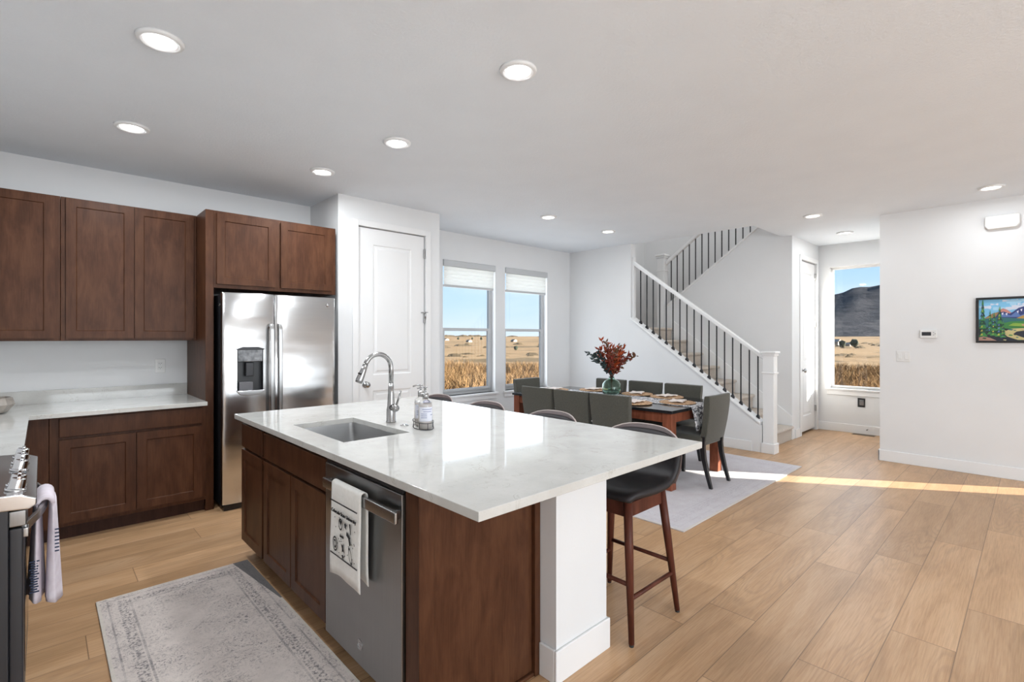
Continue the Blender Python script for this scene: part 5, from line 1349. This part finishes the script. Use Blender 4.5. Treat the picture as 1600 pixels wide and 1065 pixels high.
o = obj('dry_brush', bm, bmm); tag(o, 'dense dry tan brush filling the slope outside the windows', 'brush', kind='stuff')
# unseen house form added behind the rear windows to block the sun
sun_block = thing('house', 'unseen house form added behind the rear windows as a sun block', 'house', (3.2, -12.5, -.4))
bm = NB(); box(bm, -4, 11.8, -15.5, -9.5, -.5, 4.4); obj('walls', bm, simple('sun_block_siding', (.55, .55, .53), .8), sun_block, world=True)
bm = NB(); prism(bm, [(-15.9, 4.4), (-9.1, 4.4), (-12.5, 6.2)], 'x', -4.4, 12.0); obj('roof', bm, simple('sun_block_roof', (.16, .15, .14), .9), sun_block, world=True)
# far trees and houses
random.seed(9)
def blob_tree(x_, y_, z_, h_, label):
    t_ = thing('tree', label, 'tree', (x_, y_, z_), group='distant trees')
    bm = NB(); bmesh.ops.create_icosphere(bm, subdivisions=2, radius=1.0)
    for v in bm.verts: v.co *= random.uniform(.8, 1.15); v.co.x *= h_ * .42; v.co.y *= h_ * .42; v.co.z = v.co.z * h_ * .5 + h_ * .55
    obj('crown', bm, M['tree'], t_)
    bm = NB(); tube(bm, [(0, 0, -.3), (0, 0, h_ * .5)], h_ * .04, 6); obj('trunk', bm, stemm, t_)
M['tree'] = noisy('far_tree_foliage', (.018, .024, .012), (.045, .048, .024), .5, 1.0)
def at(px, D):
    a = (px - 800) / 776; return D * (fx + a * rxx), D * (fy + a * ryy)
def gz(x_, y_): return hz(math.hypot(x_ - 4, y_ - 2), math.atan2(y_ - 2, x_ - 4))
for k, (px, D, h_, lb) in enumerate(((1316, 330, 5, 'green tree seen through the foyer window, left of the pair'), (1335, 320, 5.5, 'green tree seen through the foyer window, right of the pair'),
    (806, 260, 2.4, 'small dark shrub tree in the field outside the right dining window'), (716, 900, 5, 'far tree on the skyline outside the left dining window'), (738, 950, 4.5, 'far dark tree on the skyline near the middle of the left dining window'), (752, 900, 5.5, 'far tree on the skyline at the right of the left dining window'))):
    x_, y_ = at(px, D); blob_tree(x_, y_, gz(x_, y_), h_, lb)
def house(px, D, w_, d_, h_, lb):
    x_, y_ = at(px, D); z_ = gz(x_, y_); t_ = thing('house', lb, 'house', (x_, y_, z_), group='distant houses')
    bm = NB(); box(bm, -w_ / 2, w_ / 2, -d_ / 2, d_ / 2, -.5, h_); obj('walls', bm, simple('siding', (.24, .20, .16), .8), t_)
    bm = NB(); prism(bm, [(-w_ / 2 - .4, h_), (w_ / 2 + .4, h_), (0, h_ + w_ * .25)], 'y', -d_ / 2 - .4, d_ / 2 + .4); obj('roof', bm, simple('roofing', (.2, .17, .15), .9), t_)
house(1303, 420, 9, 8, 2.6, 'tiny pale house far off at the left side of the foyer window')
house(1324, 365, 4, 4, 1.3, 'tiny pale house between the trees outside the foyer window')
house(733, 620, 6, 5, 1.8, 'tiny pale house in the fields outside the left dining window')
house(803, 600, 6, 5, 1.8, 'tiny pale house in the fields outside the right dining window')
house(697, 800, 8, 6, 2, 'tiny pale house at the far left of the left dining window')

# dark line of far trees on the skyline and hedgerows in the fields
random.seed(31); bm = NB()
for k in range(170):
    px = random.uniform(560, 900) if k < 120 else random.uniform(1250, 1420); D = random.choice((random.uniform(1500, 1700), random.uniform(1500, 1700), random.uniform(300, 420), random.uniform(170, 210)))
    if k >= 120 and D > 1000: D = random.uniform(420, 500)
    x_, y_ = at(px, D); z_ = gz(x_, y_); hh = D * .0042 * random.uniform(.5, 1.2) if D > 1000 else D * .0045 * random.uniform(.4, 1.1)
    ww = hh * random.uniform(1.5, 4.0); n = 7
    top = [bm.verts.new((x_ + rxx * ww * math.cos(PI * q / (n - 1)), y_ + ryy * ww * math.cos(PI * q / (n - 1)), z_ + hh * math.sin(PI * q / (n - 1)) * random.uniform(.7, 1.1))) for q in range(n)]
    bk = [bm.verts.new((v.co.x + fx * ww * .5, v.co.y + fy * ww * .5, z_ - .5)) for v in top]; fr_ = [bm.verts.new((v.co.x - fx * ww * .5, v.co.y - fy * ww * .5, z_ - .5)) for v in top]
    for q in range(n - 1): bm.faces.new((fr_[q], fr_[q + 1], top[q + 1], top[q])); bm.faces.new((top[q], top[q + 1], bk[q + 1], bk[q]))
M['scrub'] = noisy('hedgerow_scrub', (.07, .048, .024), (.13, .088, .045), .2, 1.0)
o = obj('hedgerows', bm, M['scrub']); tag(o, 'dark brown hedgerows and treeline scattered across the far fields', 'hedgerow', kind='stuff')
